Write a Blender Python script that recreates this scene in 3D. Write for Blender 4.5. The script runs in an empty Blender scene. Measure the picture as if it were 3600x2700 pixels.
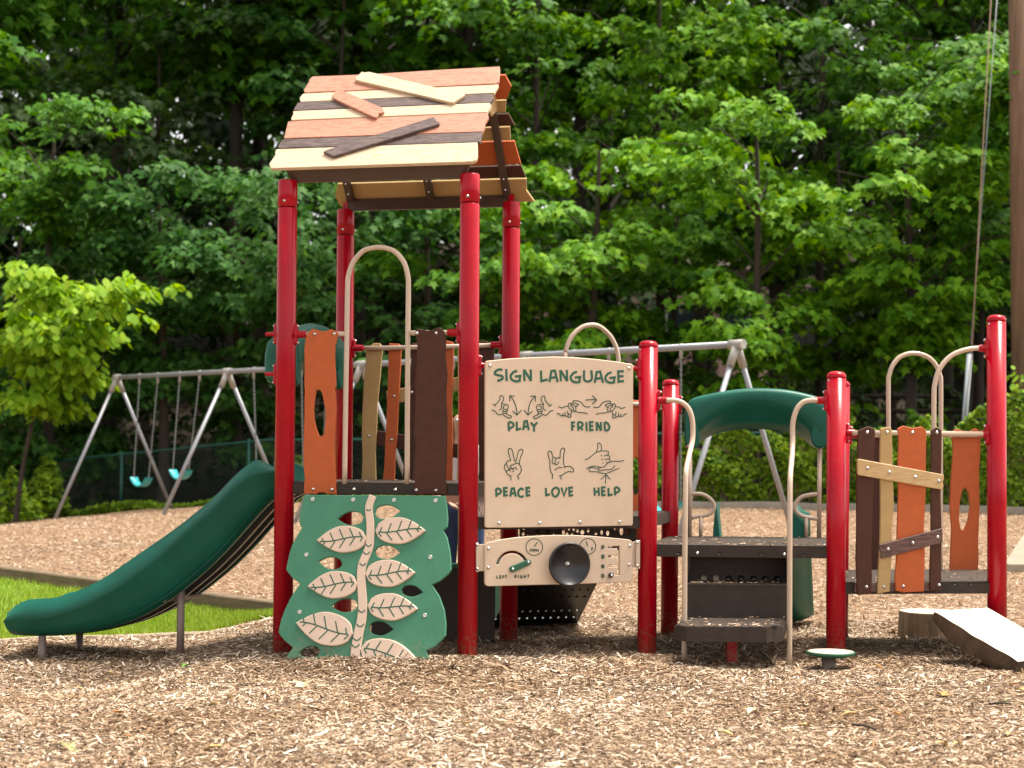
import bpy, bmesh, math, random
import numpy as np
from mathutils import Vector, Matrix
from mathutils.geometry import tessellate_polygon
R = math.radians
S = bpy.context.scene
COL = S.collection

# ------------------------------------------------------------------ camera
F, CX, CY, H = 5800.0, 1800.0, 1350.0, 1.3
PITCH, ROLL = 0.0433, 0.00701
_cp, _sp, _cr, _sr = math.cos(PITCH), math.sin(PITCH), math.cos(ROLL), math.sin(ROLL)
_x0, _u0 = Vector((1, 0, 0)), Vector((0, -_sp, _cp))
FW = Vector((0, _cp, _sp))
RX = _cr * _x0 + _sr * _u0
UP = _cr * _u0 - _sr * _x0
EYE = Vector((0, 0, H))
cd = bpy.data.cameras.new('camera')
cam = bpy.data.objects.new('camera', cd)
COL.objects.link(cam)
cam.matrix_world = Matrix(((RX.x, UP.x, -FW.x, 0), (RX.y, UP.y, -FW.y, 0), (RX.z, UP.z, -FW.z, H), (0, 0, 0, 1)))
cd.sensor_width = 36.0
cd.lens = 58.0
cd.clip_start = 0.1
cd.clip_end = 600
cd.dof.use_dof = True
cd.dof.focus_distance = 10.3
cd.dof.aperture_fstop = 2.5
cd.dof.aperture_blades = 8
S.camera = cam

# ------------------------------------------------------------------ light
SUN_EL, SUN_AZ = R(69), R(80)          # azimuth measured clockwise from +Y
w = bpy.data.worlds.new('World')
S.world = w
w.use_nodes = True
wn = w.node_tree
bg = wn.nodes['Background']
sky = wn.nodes.new('ShaderNodeTexSky')
sky.sky_type = 'NISHITA'
sky.sun_disc = False
sky.sun_elevation = SUN_EL
sky.sun_rotation = SUN_AZ
sky.air_density = 0.7
sky.dust_density = 3.0
sky.ozone_density = 0.6
hsv = wn.nodes.new('ShaderNodeHueSaturation')
hsv.inputs['Saturation'].default_value = 0.25          # thin bright cloud cover
wn.links.new(sky.outputs[0], hsv.inputs['Color'])
tint = wn.nodes.new('ShaderNodeMix'); tint.data_type = 'RGBA'; tint.blend_type = 'MULTIPLY'; tint.inputs[0].default_value = 1
tint.inputs[7].default_value = (1.06, 1.0, 0.93, 1)
wn.links.new(hsv.outputs[0], tint.inputs[6]); wn.links.new(tint.outputs[2], bg.inputs[0])
bg.inputs[1].default_value = 0.15
sl = bpy.data.lights.new('sun', 'SUN')
sl.energy = 2.3
sl.angle = R(16)
sl.color = (1.0, 0.93, 0.82)
sun = bpy.data.objects.new('sun', sl)
COL.objects.link(sun)
sd = Vector((math.sin(SUN_AZ) * math.cos(SUN_EL), math.cos(SUN_AZ) * math.cos(SUN_EL), math.sin(SUN_EL)))
sun.matrix_world = sd.to_track_quat('Z', 'Y').to_matrix().to_4x4()
S.view_settings.view_transform = 'Standard'
S.view_settings.look = 'None'
S.view_settings.exposure = 1.46
S.view_settings.gamma = 1.0
S.cycles.max_bounces = 8
S.cycles.transparent_max_bounces = 8
S.cycles.use_denoising = True

# ------------------------------------------------------------------ helpers
def ray(px, py):
    return (FW + RX * ((px - CX) / F) - UP * ((py - CY) / F)).normalized()
def at(px, py, Y):
    d = ray(px, py)
    return EYE + d * (Y / d.y)
def hit(px, py, O, N):
    d = ray(px, py)
    return EYE + d * ((O - EYE).dot(N) / d.dot(N))
def proj(P):
    d = Vector(P) - EYE
    z = d.dot(FW)
    return CX + F * d.dot(RX) / z, CY - F * d.dot(UP) / z
def sstep(a, b, x):
    t = np.clip((x - a) / (b - a), 0, 1)
    return t * t * (3 - 2 * t)
def gz(x, y):
    x = np.asarray(x, float); y = np.asarray(y, float)
    z = sstep(12.6, 27, y) * (0.45 + 0.008 * np.clip(x, 0, 14) - 0.095 * np.clip(-4.5 - x, 0, 6))
    z = z - 0.11 * sstep(-1.7, -2.5, x) * sstep(15.5, 12.5, y) * sstep(7.5, 10.0, y)
    z = z + 0.05 * np.exp(-((x + 0.75) / 0.75) ** 2 - ((y - 10.15) / 0.33) ** 2)
    z = z + 0.018 * np.sin(1.9 * x + 0.7 * y) * np.sin(1.3 * y - 0.8 * x + 1) + 0.012 * np.sin(3.3 * x - 1.1 * y) * np.sin(2.9 * y + 0.6 * x) + 0.006 * np.sin(5.1 * x + 1.2) * np.sin(4.3 * y)
    z = z - 0.10 * np.exp(-((x - 3.2) / 0.8) ** 2 - ((y - 12.5) / 0.45) ** 2)
    for bx_, by_ in ((-1.48, 10.65), (-.28, 10.38), (.88, 10.78), (2.1, 10.68), (-1.2, 11.9), (1.15, 12.0), (2.13, 10.2), (-.02, 11.65)):
        z = z + 0.013 * np.exp(-((x - bx_) ** 2 + (y - by_) ** 2) / 0.022)
    h = np.clip(y - 36, 0, None)
    return z + 0.10 * h + 0.0014 * h * h
def ground_at(px, py):
    d = ray(px, py)
    t = 3.0
    for _ in range(400):
        P = EYE + d * t
        e = P.z - float(gz(P.x, P.y))
        if e < 0.002: break
        t += max(0.01, e * 1.2)
    P.z = float(gz(P.x, P.y))
    return P

WM = {}
def put(ob, parent=None, M=None):
    M = M or Matrix.Identity(4)
    COL.objects.link(ob)
    WM[ob.name] = M
    if parent is not None:
        ob.parent = parent
        ob.matrix_local = WM[parent.name].inverted() @ M
    else:
        ob.matrix_world = M
    return ob
def tag(o, label=None, cat=None, group=None, kind=None):
    if label: o['label'] = label
    if cat: o['category'] = cat
    if group: o['group'] = group
    if kind: o['kind'] = kind
    return o
def empty(name, loc, label=None, cat=None, group=None):
    o = bpy.data.objects.new(name, None)
    o.empty_display_size = 0.2
    put(o, None, Matrix.Translation(loc))
    return tag(o, label, cat, group)
def mesh_np(name, V, faces=None, loops=None, tot=None, smooth=False):
    """V (n,3); either faces list or (loops flat, totals)"""
    me = bpy.data.meshes.new(name)
    V = np.asarray(V, np.float32)
    me.vertices.add(len(V)); me.vertices.foreach_set('co', V.ravel())
    if loops is None:
        tot = np.array([len(f) for f in faces], np.int32)
        loops = np.array([i for f in faces for i in f], np.int32)
    tot = np.asarray(tot, np.int32)
    me.loops.add(len(loops)); me.loops.foreach_set('vertex_index', np.asarray(loops, np.int32))
    me.polygons.add(len(tot))
    st = np.zeros(len(tot), np.int32); st[1:] = np.cumsum(tot)[:-1]
    me.polygons.foreach_set('loop_start', st)
    me.polygons.foreach_set('loop_total', tot)
    if smooth:
        me.polygons.foreach_set('use_smooth', np.ones(len(tot), bool))
    me.update(calc_edges=True)
    me.validate()
    return me
class MB:
    def __init__(s): s.v = []; s.f = []; s.sm = []
    def add(s, vs, fs, smooth=False):
        o = len(s.v)
        s.v += [tuple(v) for v in vs]
        s.f += [tuple(i + o for i in f) for f in fs]
        s.sm += [smooth] * len(fs)
        return s
    def box(s, c, sx, sy, sz, M=None, bev=0.0):
        vs = []
        b = bev
        if b <= 0:
            vs = [Vector((x * sx / 2, y * sy / 2, z * sz / 2)) for x in (-1, 1) for y in (-1, 1) for z in (-1, 1)]
            fs = [(0, 1, 3, 2), (4, 6, 7, 5), (0, 4, 5, 1), (2, 3, 7, 6), (0, 2, 6, 4), (1, 5, 7, 3)]
        else:
            bm = bmesh.new(); bmesh.ops.create_cube(bm, size=1)
            for v in bm.verts: v.co = Vector((v.co.x * sx, v.co.y * sy, v.co.z * sz))
            bmesh.ops.bevel(bm, geom=bm.edges[:], offset=b, segments=2, affect='EDGES', profile=0.5)
            vs = [v.co.copy() for v in bm.verts]
            bm.verts.index_update()
            fs = [tuple(v.index for v in f.verts) for f in bm.faces]
            bm.free()
        c = Vector(c)
        vs = [(M @ v if M else v) + c for v in vs]
        return s.add(vs, fs)
    def tube(s, path, r, seg=14, caps=True, smooth=True):
        path = [Vector(p) for p in path]
        n = len(path)
        rr = r if hasattr(r, '__len__') else [r] * n
        vs, fs = [], []
        prev = None
        for i, p in enumerate(path):
            a = path[max(i - 1, 0)]; b = path[min(i + 1, n - 1)]
            t = (b - a).normalized()
            if prev is None:
                up = Vector((0, 0, 1)) if abs(t.z) < 0.9 else Vector((0, 1, 0))
                u = t.cross(up).normalized()
            else:
                u = (prev - t * prev.dot(t)).normalized()
            prev = u
            v2 = t.cross(u)
            for k in range(seg):
                an = 2 * math.pi * k / seg
                vs.append(p + (u * math.cos(an) + v2 * math.sin(an)) * rr[i])
        for i in range(n - 1):
            for k in range(seg):
                k2 = (k + 1) % seg
                fs.append((i * seg + k, i * seg + k2, (i + 1) * seg + k2, (i + 1) * seg + k))
        s.add(vs, fs, smooth)
        if caps:
            s.add(vs[:seg], [tuple(range(seg))[::-1]])
            s.add(vs[-seg:], [tuple(range(seg))])
        return s
    def lathe(s, prof, seg=24, M=None, smooth=True):
        """prof list of (r,z)"""
        vs, fs = [], []
        for r_, z_ in prof:
            for k in range(seg):
                a = 2 * math.pi * k / seg
                v = Vector((r_ * math.cos(a), r_ * math.sin(a), z_))
                vs.append(M @ v if M else v)
        for i in range(len(prof) - 1):
            for k in range(seg):
                k2 = (k + 1) % seg
                fs.append((i * seg + k, i * seg + k2, (i + 1) * seg + k2, (i + 1) * seg + k))
        s.add(vs, fs, smooth)
        return s
    def grid(s, rows, smooth=True, closed=False):
        n, m = len(rows), len(rows[0])
        vs = [p for r_ in rows for p in r_]
        fs = []
        for i in range(n - 1):
            for j in range(m - 1 if not closed else m):
                j2 = (j + 1) % m
                fs.append((i * m + j, i * m + j2, (i + 1) * m + j2, (i + 1) * m + j))
        return s.add(vs, fs, smooth)
    def mesh(s, name, recalc=True):
        me = bpy.data.meshes.new(name)
        me.from_pydata(s.v, [], s.f)
        for p, sm in zip(me.polygons, s.sm): p.use_smooth = sm
        if recalc:
            bm = bmesh.new(); bm.from_mesh(me)
            bmesh.ops.remove_doubles(bm, verts=bm.verts[:], dist=1e-5)
            bmesh.ops.recalc_face_normals(bm, faces=bm.faces[:])
            bm.to_mesh(me); bm.free()
        return me
    def build(s, name, mat, parent=None, M=None, recalc=True):
        me = s.mesh(name, recalc)
        me.materials.append(mat)
        return put(bpy.data.objects.new(name, me), parent, M)
def smooth_line(pts, sub=5, closed=False):
    pts = [Vector((p[0], p[1], p[2] if len(p) > 2 else 0)) for p in pts]
    n = len(pts); out = []
    rng = range(n if closed else n - 1)
    for i in rng:
        p1, p2 = pts[i], pts[(i + 1) % n]
        p0 = pts[i - 1] if (i > 0 or closed) else p1 + (p1 - p2)
        p3 = pts[(i + 2) % n] if (i + 2 < n or closed) else p2 + (p2 - p1)
        for k in range(sub):
            t = k / sub
            out.append(0.5 * ((2 * p1) + (p2 - p0) * t + (2 * p0 - 5 * p1 + 4 * p2 - p3) * t * t + (3 * p1 - p0 - 3 * p2 + p3) * t ** 3))
    if not closed: out.append(pts[-1])
    return out

# ------------------------------------------------------------------ materials
MATS = {}
def nt(m): return m.node_tree.nodes, m.node_tree.links
def mat(name, col, rough=0.5, var=0.12, scale=6.0, bump=0.0, bscale=80.0, metal=0.0, coat=0.0, spec=0.5, stretch=None, dirt=0.0, dirtcol=(0.25, 0.2, 0.14), fine=0.0):
    m = bpy.data.materials.new(name); m.use_nodes = True
    N, L = nt(m)
    b = N['Principled BSDF']
    b.inputs['Roughness'].default_value = rough
    b.inputs['Metallic'].default_value = metal
    b.inputs['Coat Weight'].default_value = coat
    b.inputs['Coat Roughness'].default_value = 0.12
    b.inputs['Specular IOR Level'].default_value = spec
    tc = N.new('ShaderNodeTexCoord'); mp = N.new('ShaderNodeMapping')
    L.new(tc.outputs['Object'], mp.inputs[0])
    if stretch: mp.inputs['Scale'].default_value = stretch
    nz = N.new('ShaderNodeTexNoise'); nz.inputs['Scale'].default_value = scale; nz.inputs['Detail'].default_value = 6; nz.inputs['Roughness'].default_value = 0.65
    L.new(mp.outputs[0], nz.inputs['Vector'])
    mx = N.new('ShaderNodeMix'); mx.data_type = 'RGBA'
    c = Vector(col[:3])
    mx.inputs[6].default_value = (*[max(0, v * (1 - var)) for v in c], 1)
    mx.inputs[7].default_value = (*[min(1, v * (1 + var)) for v in c], 1)
    rp = N.new('ShaderNodeMapRange'); rp.inputs[1].default_value = 0.3; rp.inputs[2].default_value = 0.7
    L.new(nz.outputs[0], rp.inputs[0]); L.new(rp.outputs[0], mx.inputs[0])
    out = mx.outputs[2]
    if dirt > 0:
        n2 = N.new('ShaderNodeTexNoise'); n2.inputs['Scale'].default_value = scale * 4.3; n2.inputs['Detail'].default_value = 8; n2.inputs['Roughness'].default_value = 0.75
        L.new(tc.outputs['Object'], n2.inputs['Vector'])
        r2 = N.new('ShaderNodeMapRange'); r2.inputs[1].default_value = 0.56; r2.inputs[2].default_value = 0.78; r2.inputs[4].default_value = dirt
        L.new(n2.outputs[0], r2.inputs[0])
        m2 = N.new('ShaderNodeMix'); m2.data_type = 'RGBA'; m2.inputs[7].default_value = (*dirtcol, 1)
        L.new(r2.outputs[0], m2.inputs[0]); L.new(out, m2.inputs[6]); out = m2.outputs[2]
        r3 = N.new('ShaderNodeMapRange'); r3.inputs[3].default_value = rough; r3.inputs[4].default_value = min(1, rough + 0.35)
        L.new(r2.outputs[0], r3.inputs[0]); L.new(r3.outputs[0], b.inputs['Roughness'])
    L.new(out, b.inputs['Base Color'])
    if bump > 0:
        n3 = N.new('ShaderNodeTexNoise'); n3.inputs['Scale'].default_value = bscale; n3.inputs['Detail'].default_value = 4
        L.new(mp.outputs[0], n3.inputs['Vector'])
        bp = N.new('ShaderNodeBump'); bp.inputs['Strength'].default_value = bump; bp.inputs['Distance'].default_value = 0.01
        L.new(n3.outputs[0], bp.inputs['Height']); L.new(bp.outputs[0], b.inputs['Normal'])
    MATS[name] = m
    return m
def woodgrain(name, col, dark, rough=0.5, axis='X'):
    """moulded plastic board with a pressed woodgrain along one axis"""
    m = bpy.data.materials.new(name); m.use_nodes = True
    N, L = nt(m); b = N['Principled BSDF']
    tc = N.new('ShaderNodeTexCoord'); mp = N.new('ShaderNodeMapping')
    mp.inputs['Scale'].default_value = (3.5, 26, 26) if axis == 'X' else (26, 3.5, 26)
    L.new(tc.outputs['Object'], mp.inputs[0])
    nz = N.new('ShaderNodeTexNoise'); nz.inputs['Scale'].default_value = 2.2; nz.inputs['Detail'].default_value = 5; nz.inputs['Distortion'].default_value = 1.8
    L.new(mp.outputs[0], nz.inputs['Vector'])
    cr = N.new('ShaderNodeValToRGB')
    cr.color_ramp.elements[0].position = 0.36; cr.color_ramp.elements[0].color = (*dark, 1)
    cr.color_ramp.elements[1].position = 0.62; cr.color_ramp.elements[1].color = (*col, 1)
    L.new(nz.outputs[0], cr.inputs[0]); L.new(cr.outputs[0], b.inputs['Base Color'])
    bp = N.new('ShaderNodeBump'); bp.inputs['Strength'].default_value = 0.35; bp.inputs['Distance'].default_value = 0.004
    L.new(nz.outputs[0], bp.inputs['Height']); L.new(bp.outputs[0], b.inputs['Normal'])
    b.inputs['Roughness'].default_value = rough
    MATS[name] = m
    return m
RED = mat('red_powder_coat', (0.345, 0.0010, 0.0105), 0.2, 0.14, 3, 0.04, 220, coat=0.0, spec=0.28, dirt=0.12, dirtcol=(0.42, 0.12, 0.1))
def splash(m, col=(0.16, 0.10, 0.06), top=0.32, amt=.6):
    # dried mud splashed up from the mulch, thinning out with height
    N, L = nt(m); b = N['Principled BSDF']; src = b.inputs['Base Color'].links[0].from_socket
    g = N.new('ShaderNodeNewGeometry'); sx = N.new('ShaderNodeSeparateXYZ'); L.new(g.outputs['Position'], sx.inputs[0])
    nz = N.new('ShaderNodeTexNoise'); nz.inputs['Scale'].default_value = 38; nz.inputs['Detail'].default_value = 6; L.new(g.outputs['Position'], nz.inputs['Vector'])
    mr = N.new('ShaderNodeMapRange'); mr.inputs[1].default_value = 0; mr.inputs[2].default_value = top; mr.inputs[3].default_value = .34; mr.inputs[4].default_value = -.06; L.new(sx.outputs[2], mr.inputs[0])
    ad = N.new('ShaderNodeMath'); ad.operation = 'ADD'; L.new(nz.outputs[0], ad.inputs[0]); L.new(mr.outputs[0], ad.inputs[1])
    r2 = N.new('ShaderNodeMapRange'); r2.inputs[1].default_value = .62; r2.inputs[2].default_value = .86; r2.inputs[4].default_value = amt; L.new(ad.outputs[0], r2.inputs[0])
    mx = N.new('ShaderNodeMix'); mx.data_type = 'RGBA'; mx.inputs[7].default_value = (*col, 1)
    L.new(r2.outputs[0], mx.inputs[0]); L.new(src, mx.inputs[6]); L.new(mx.outputs[2], b.inputs['Base Color'])
splash(RED)
TANM = mat('tan_tube_paint', (0.50, 0.39, 0.29), 0.28, 0.05, 5, coat=0.3)
TANP = mat('tan_panel_plastic', (0.57, 0.44, 0.325), 0.55, 0.06, 5, 0.10, 260, spec=0.3, dirt=0.16, dirtcol=(0.40, 0.30, 0.21))
VINE_TAN = mat('tan_leaf_plastic', (0.62, 0.475, 0.365), 0.5, 0.06, 9, 0.10, 260, dirt=0.15, dirtcol=(0.4, 0.3, 0.2))
GREENP = mat('green_panel_plastic', (0.058, 0.205, 0.124), 0.6, 0.10, 7, 0.10, 260, spec=0.25, dirt=0.22, dirtcol=(0.17, 0.33, 0.24))
splash(GREENP, (0.26, 0.21, 0.14), .3, .35)
INK = mat('green_core_plastic', (0.010, 0.088, 0.046), 0.55, 0.08)
LINE = mat('dark_green_groove', (0.008, 0.05, 0.028), 0.6, 0.08)
SLIDE = mat('green_slide_plastic', (0.004, 0.096, 0.064), 0.38, 0.16, 5, 0.06, 120, spec=0.3, dirt=0.3, dirtcol=(0.03, 0.15, 0.10))
ORANGE = mat('orange_board_plastic', (0.44, 0.10, 0.028), 0.6, 0.09, 14, 0.14, 200, spec=0.25, dirt=0.3, dirtcol=(0.50, 0.20, 0.10))
BROWN = mat('brown_board_plastic', (0.066, 0.025, 0.015), 0.6, 0.14, 14, 0.14, 200, spec=0.22, dirt=0.12, dirtcol=(0.16, 0.09, 0.07))
OLIVE = mat('yellow_tan_board_plastic', (0.42, 0.28, 0.12), 0.6, 0.08, 14, 0.14, 200, spec=0.25, dirt=0.15, dirtcol=(0.3, 0.2, 0.1))
DECK = mat('brown_deck_vinyl', (0.032, 0.022, 0.016), 0.5, 0.22, 14, 0.25, 160, spec=0.3, dirt=0.35, dirtcol=(0.12, 0.09, 0.065))
DECKTOP = mat('worn_deck_top', (0.046, 0.033, 0.025), 0.6, 0.25, 18, 0.4, 120, spec=0.3, dirt=0.95, dirtcol=(0.30, 0.235, 0.155))
BLACKP = mat('black_plastic', (0.012, 0.012, 0.013), 0.33, 0.2, 8, 0.03, 200)
BRONZE = mat('brown_roof_frame', (0.06, 0.035, 0.024), 0.5, 0.15, 8)
STEEL = mat('bolt_steel', (0.62, 0.62, 0.60), 0.25, 0.05, 30, metal=1.0)
GALV = mat('galvanised_pipe', (0.27, 0.28, 0.30), 0.45, 0.12, 6, metal=0.35, dirt=0.25, dirtcol=(0.3, 0.3, 0.3))
CAST = mat('cast_fitting', (0.33, 0.32, 0.29), 0.6, 0.12, 12, metal=0.2)
POSTB = mat('brown_support_pipe', (0.17, 0.125, 0.105), 0.4, 0.12, 6)
W_ROOF_O = woodgrain('orange_roof_woodgrain', (0.50, 0.235, 0.155), (0.37, 0.145, 0.085))
W_ROOF_T = woodgrain('tan_roof_woodgrain', (0.60, 0.475, 0.33), (0.50, 0.37, 0.22))
W_ROOF_B = woodgrain('brown_roof_woodgrain', (0.14, 0.095, 0.085), (0.05, 0.032, 0.028))
W_BAT_T = woodgrain('tan_batten_woodgrain', (0.56, 0.39, 0.19), (0.44, 0.28, 0.12))
W_BAT_B = woodgrain('brown_batten_woodgrain', (0.15, 0.075, 0.06), (0.05, 0.022, 0.017))

# bolt: washer + dome, one mesh shared by all
_b = MB()
_b.lathe([(0, 0.0), (0.0115, 0.0), (0.0115, 0.003), (0.009, 0.0035), (0.0085, 0.007), (0.006, 0.0105), (0.003, 0.012), (0.0, 0.0123)], 16)
BOLT = _b.mesh('bolt'); BOLT.materials.append(STEEL)
_b = MB()
_b.lathe([(0, 0.0), (0.0125, 0.0), (0.0125, 0.0018), (0.006, 0.002), (0.005, 0.0008), (0, 0.0008)], 16)
RIVET = _b.mesh('screw'); RIVET.materials.append(mat('zinc_screw', (0.5, 0.5, 0.44), 0.5, 0.1, 30, metal=0.6))
class Plane:
    """vertical (or leaning) working plane: O origin, U right, V up, N towards the viewer"""
    def __init__(s, O, U, V=None):
        s.O = Vector(O); s.U = Vector(U).normalized()
        s.V = Vector(V).normalized() if V is not None else Vector((0, 0, 1))
        s.N = s.U.cross(s.V).normalized()
        s.V = s.N.cross(s.U).normalized()
    def M(s, off=0.0):
        O = s.O + s.N * off
        return Matrix(((s.U.x, s.V.x, s.N.x, O.x), (s.U.y, s.V.y, s.N.y, O.y), (s.U.z, s.V.z, s.N.z, O.z), (0, 0, 0, 1)))
    def uv(s, px, py, off=0.0):
        d = hit(px, py, s.O + s.N * off, s.N) - s.O
        return Vector((d.dot(s.U), d.dot(s.V)))
    def pt(s, px, py, off=0.0):
        return hit(px, py, s.O + s.N * off, s.N)
    def shift(s, off):
        return Plane(s.O + s.N * off, s.U, s.V)
def inset(loop, b, outward=False):
    n = len(loop); out = []
    area = sum(loop[i].x * loop[(i + 1) % n].y - loop[(i + 1) % n].x * loop[i].y for i in range(n))
    sgn = 1 if area > 0 else -1
    if outward: sgn = -sgn
    for i in range(n):
        a, p, c = loop[i - 1], loop[i], loop[(i + 1) % n]
        d1 = (p - a).normalized() if (p - a).length > 1e-9 else Vector((1, 0))
        d2 = (c - p).normalized() if (c - p).length > 1e-9 else d1
        n1 = Vector((-d1.y, d1.x)); n2 = Vector((-d2.y, d2.x))
        mm = n1 + n2
        if mm.length < 1e-6: mm = n1
        mm.normalize()
        k = 1 / max(0.45, mm.dot(n1))
        out.append(p + mm * (b * k * sgn))
    return out
def slab_mesh(name, loops, t, bev=0.003):
    """loops[0] outer, others holes (2D); front at z=0, back at -t"""
    mb_v, mb_f = [], []
    front, mids, backs = [], [], []
    for i, lp in enumerate(loops):
        fr = inset(lp, bev, outward=(i > 0))
        front.append(fr); mids.append(lp)
    def addloop(lp, z):
        o = len(mb_v); mb_v.extend((p.x, p.y, z) for p in lp); return list(range(o, o + len(lp)))
    fi = [addloop(l, 0.0) for l in front]
    mi = [addloop(l, -bev) for l in mids]
    bi = [addloop(l, -t) for l in mids]
    for z, idx, src in ((0.0, fi, front), (-t, bi, mids)):
        tri = tessellate_polygon([[Vector((p.x, p.y, 0)) for p in l] for l in src])
        flat = [i for l in idx for i in l]
        for tr in tri: mb_f.append(tuple(flat[k] for k in tr))
    for a, b in ((fi, mi), (mi, bi)):
        for la, lb in zip(a, b):
            n = len(la)
            for k in range(n):
                mb_f.append((la[k], la[(k + 1) % n], lb[(k + 1) % n], lb[k]))
    me = bpy.data.meshes.new(name)
    me.from_pydata(mb_v, [], mb_f)
    bm = bmesh.new(); bm.from_mesh(me)
    bmesh.ops.recalc_face_normals(bm, faces=bm.faces[:])
    bm.to_mesh(me); bm.free()
    return me
def slab(name, loops_px, pl, t, material, parent, bev=0.003, off=0.0, label=None):
    loops = [[pl.uv(p[0], p[1], off) for p in lp] for lp in loops_px]
    me = slab_mesh(name, loops, t, bev)
    me.materials.append(material)
    o = put(bpy.data.objects.new(name, me), parent, pl.M(off))
    if label: o['label'] = label
    return o
def Z(x0, y0, s):
    """crop coordinates of a study zoom -> photo pixels"""
    return lambda pts: [(x0 + p[0] / s, y0 + p[1] / s) for p in pts]
def bolts(pts, pl, parent, off=0.0, mesh=None, scale=1.0):
    for p in pts:
        P = pl.pt(p[0], p[1], off)
        M = pl.M(); M.translation = P
        put(bpy.data.objects.new('bolt' if mesh is None else 'screw', mesh or BOLT), parent, M @ Matrix.Scale(scale, 4))
def ribbon(mb, pts, hw, z0, closed=False):
    """flat raised stroke along 2D pts"""
    q = [pts[0]]
    for p in pts[1:]:
        if (p - q[-1]).length > 1e-5: q.append(p)
    n = len(q)
    if closed and (q[0] - q[-1]).length < 1e-5: q.pop(); n -= 1
    L_, R_ = [], []
    for i in range(n):
        a = q[i - 1] if (i > 0 or closed) else q[i]
        c = q[(i + 1) % n] if (i < n - 1 or closed) else q[i]
        d1 = (q[i] - a); d2 = (c - q[i])
        if d1.length < 1e-9: d1 = d2
        if d2.length < 1e-9: d2 = d1
        d1 = d1.normalized(); d2 = d2.normalized()
        n1 = Vector((-d1.y, d1.x)); n2 = Vector((-d2.y, d2.x)); m_ = n1 + n2
        if m_.length < 1e-6: m_ = n1
        m_.normalize(); k = min(1.6, 1 / max(0.3, m_.dot(n1)))
        L_.append(q[i] + m_ * hw * k); R_.append(q[i] - m_ * hw * k)
    vs = []; fs = []
    for a, b in zip(L_, R_):
        vs += [(a.x, a.y, z0), (b.x, b.y, z0), (a.x, a.y, -0.0006), (b.x, b.y, -0.0006)]
    rng = range(n if closed else n - 1)
    for i in rng:
        j = (i + 1) % n
        A, B = i * 4, j * 4
        fs += [(A, A + 1, B + 1, B), (A, B, B + 2, A + 2), (A + 1, A + 3, B + 3, B + 1)]
    if not closed:
        fs += [(0, 2, 3, 1), ((n - 1) * 4, (n - 1) * 4 + 1, (n - 1) * 4 + 3, (n - 1) * 4 + 2)]
    mb.add(vs, fs)
class Ink:
    """strokes drawn on a panel, all in one raised inlay mesh"""
    def __init__(s, pl, off=0.0): s.pl, s.off, s.mb, s.k = pl, off, MB(), 0
    def stroke(s, px, hw, smooth=0, closed=False):
        if smooth: px = [(v.x, v.y) for v in smooth_line(px, smooth, closed)]
        pts = [s.pl.uv(p[0], p[1], s.off) for p in px]
        s.k += 1
        ribbon(s.mb, pts, hw, 0.0010 + 0.00004 * s.k, closed)
    def build(s, name, material, parent):
        return s.mb.build(name, material, parent, s.pl.M(s.off), recalc=False)
GLY = {
 'S': [([(.95,.93),(.6,1),(.15,.82),(.1,.6),(.45,.5),(.9,.4),(.95,.2),(.65,.05),(.35,0)],1)],
 'I': [([(.35,1),(.6,0)],0)],
 'G': [([(.62,.98),(.3,.85),(.06,.5),(.15,.18),(.5,0),(.93,.06)],1),([(.84,.06),(.86,.5)],0),([(.42,.44),(1,.52)],0)],
 'N': [([(.12,0),(.04,1)],0),([(.08,.97),(.88,.03)],0),([(.9,0),(.86,1)],0)],
 'L': [([(.06,1),(.12,.05),(.14,.05),(1,.2)],0)],
 'A': [([(0,0),(.24,.96),(.66,1),(1,0)],0),([(.16,.36),(.86,.44)],0)],
 'U': [([(.08,1),(.05,.4),(.15,.1),(.5,0),(.88,.1),(1,.4),(.92,1)],1)],
 'E': [([(.97,.98),(.03,.95),(.1,.02),(1,.08)],0),([(.08,.49),(.92,.53)],0)],
 'P': [([(.12,0),(.03,.97)],0),([(.03,.95),(.55,.97),(.97,.72),(.75,.45),(.1,.28)],1)],
 'Y': [([(0,.95),(.48,.55),(1,.95)],0),([(.5,.6),(.52,0)],0)],
 'F': [([(.97,.97),(.04,.94),(.14,0)],0),([(.1,.5),(.9,.54)],0)],
 'R': [([(.14,0),(.04,.97)],0),([(.04,.95),(.55,.97),(.92,.74),(.7,.46),(.12,.34)],1),([(.4,.4),(.97,.1)],0)],
 'D': [([(.04,.97),(.16,.02)],0),([(.04,.95),(.5,.93),(.95,.5),(.7,.12),(.16,.04)],1)],
 'C': [([(.92,.8),(.6,.98),(.2,.8),(.04,.42),(.2,.1),(.6,0),(.97,.12)],1)],
 'O': [([(.5,1),(.12,.75),(.04,.4),(.3,.03),(.7,.08),(.97,.5),(.85,.88),(.5,1)],1)],
 'V': [([(0,1),(.5,.02),(1,1)],0)],
 'H': [([(.04,.98),(.14,0)],0),([(.88,1),(.97,0)],0),([(.08,.46),(.92,.54)],0)],
 'M': [([(0,0),(.15,1),(.5,.35),(.85,1),(1,0)],0)],
 'T': [([(0,1),(1,1)],0),([(.5,1),(.5,0)],0)],
}
def write(ink, zz, items, hwm):
    """items: (char, x0, x1, ytop, ybottom) in crop coordinates"""
    for ch, x0, x1, yt, yb in items:
        for pts, sm in GLY[ch]:
            px = zz([(x0 + (x1 - x0) * u, yb + (yt - yb) * v) for u, v in pts])
            ink.stroke(px, hwm, 5 if sm else 0)
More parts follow.
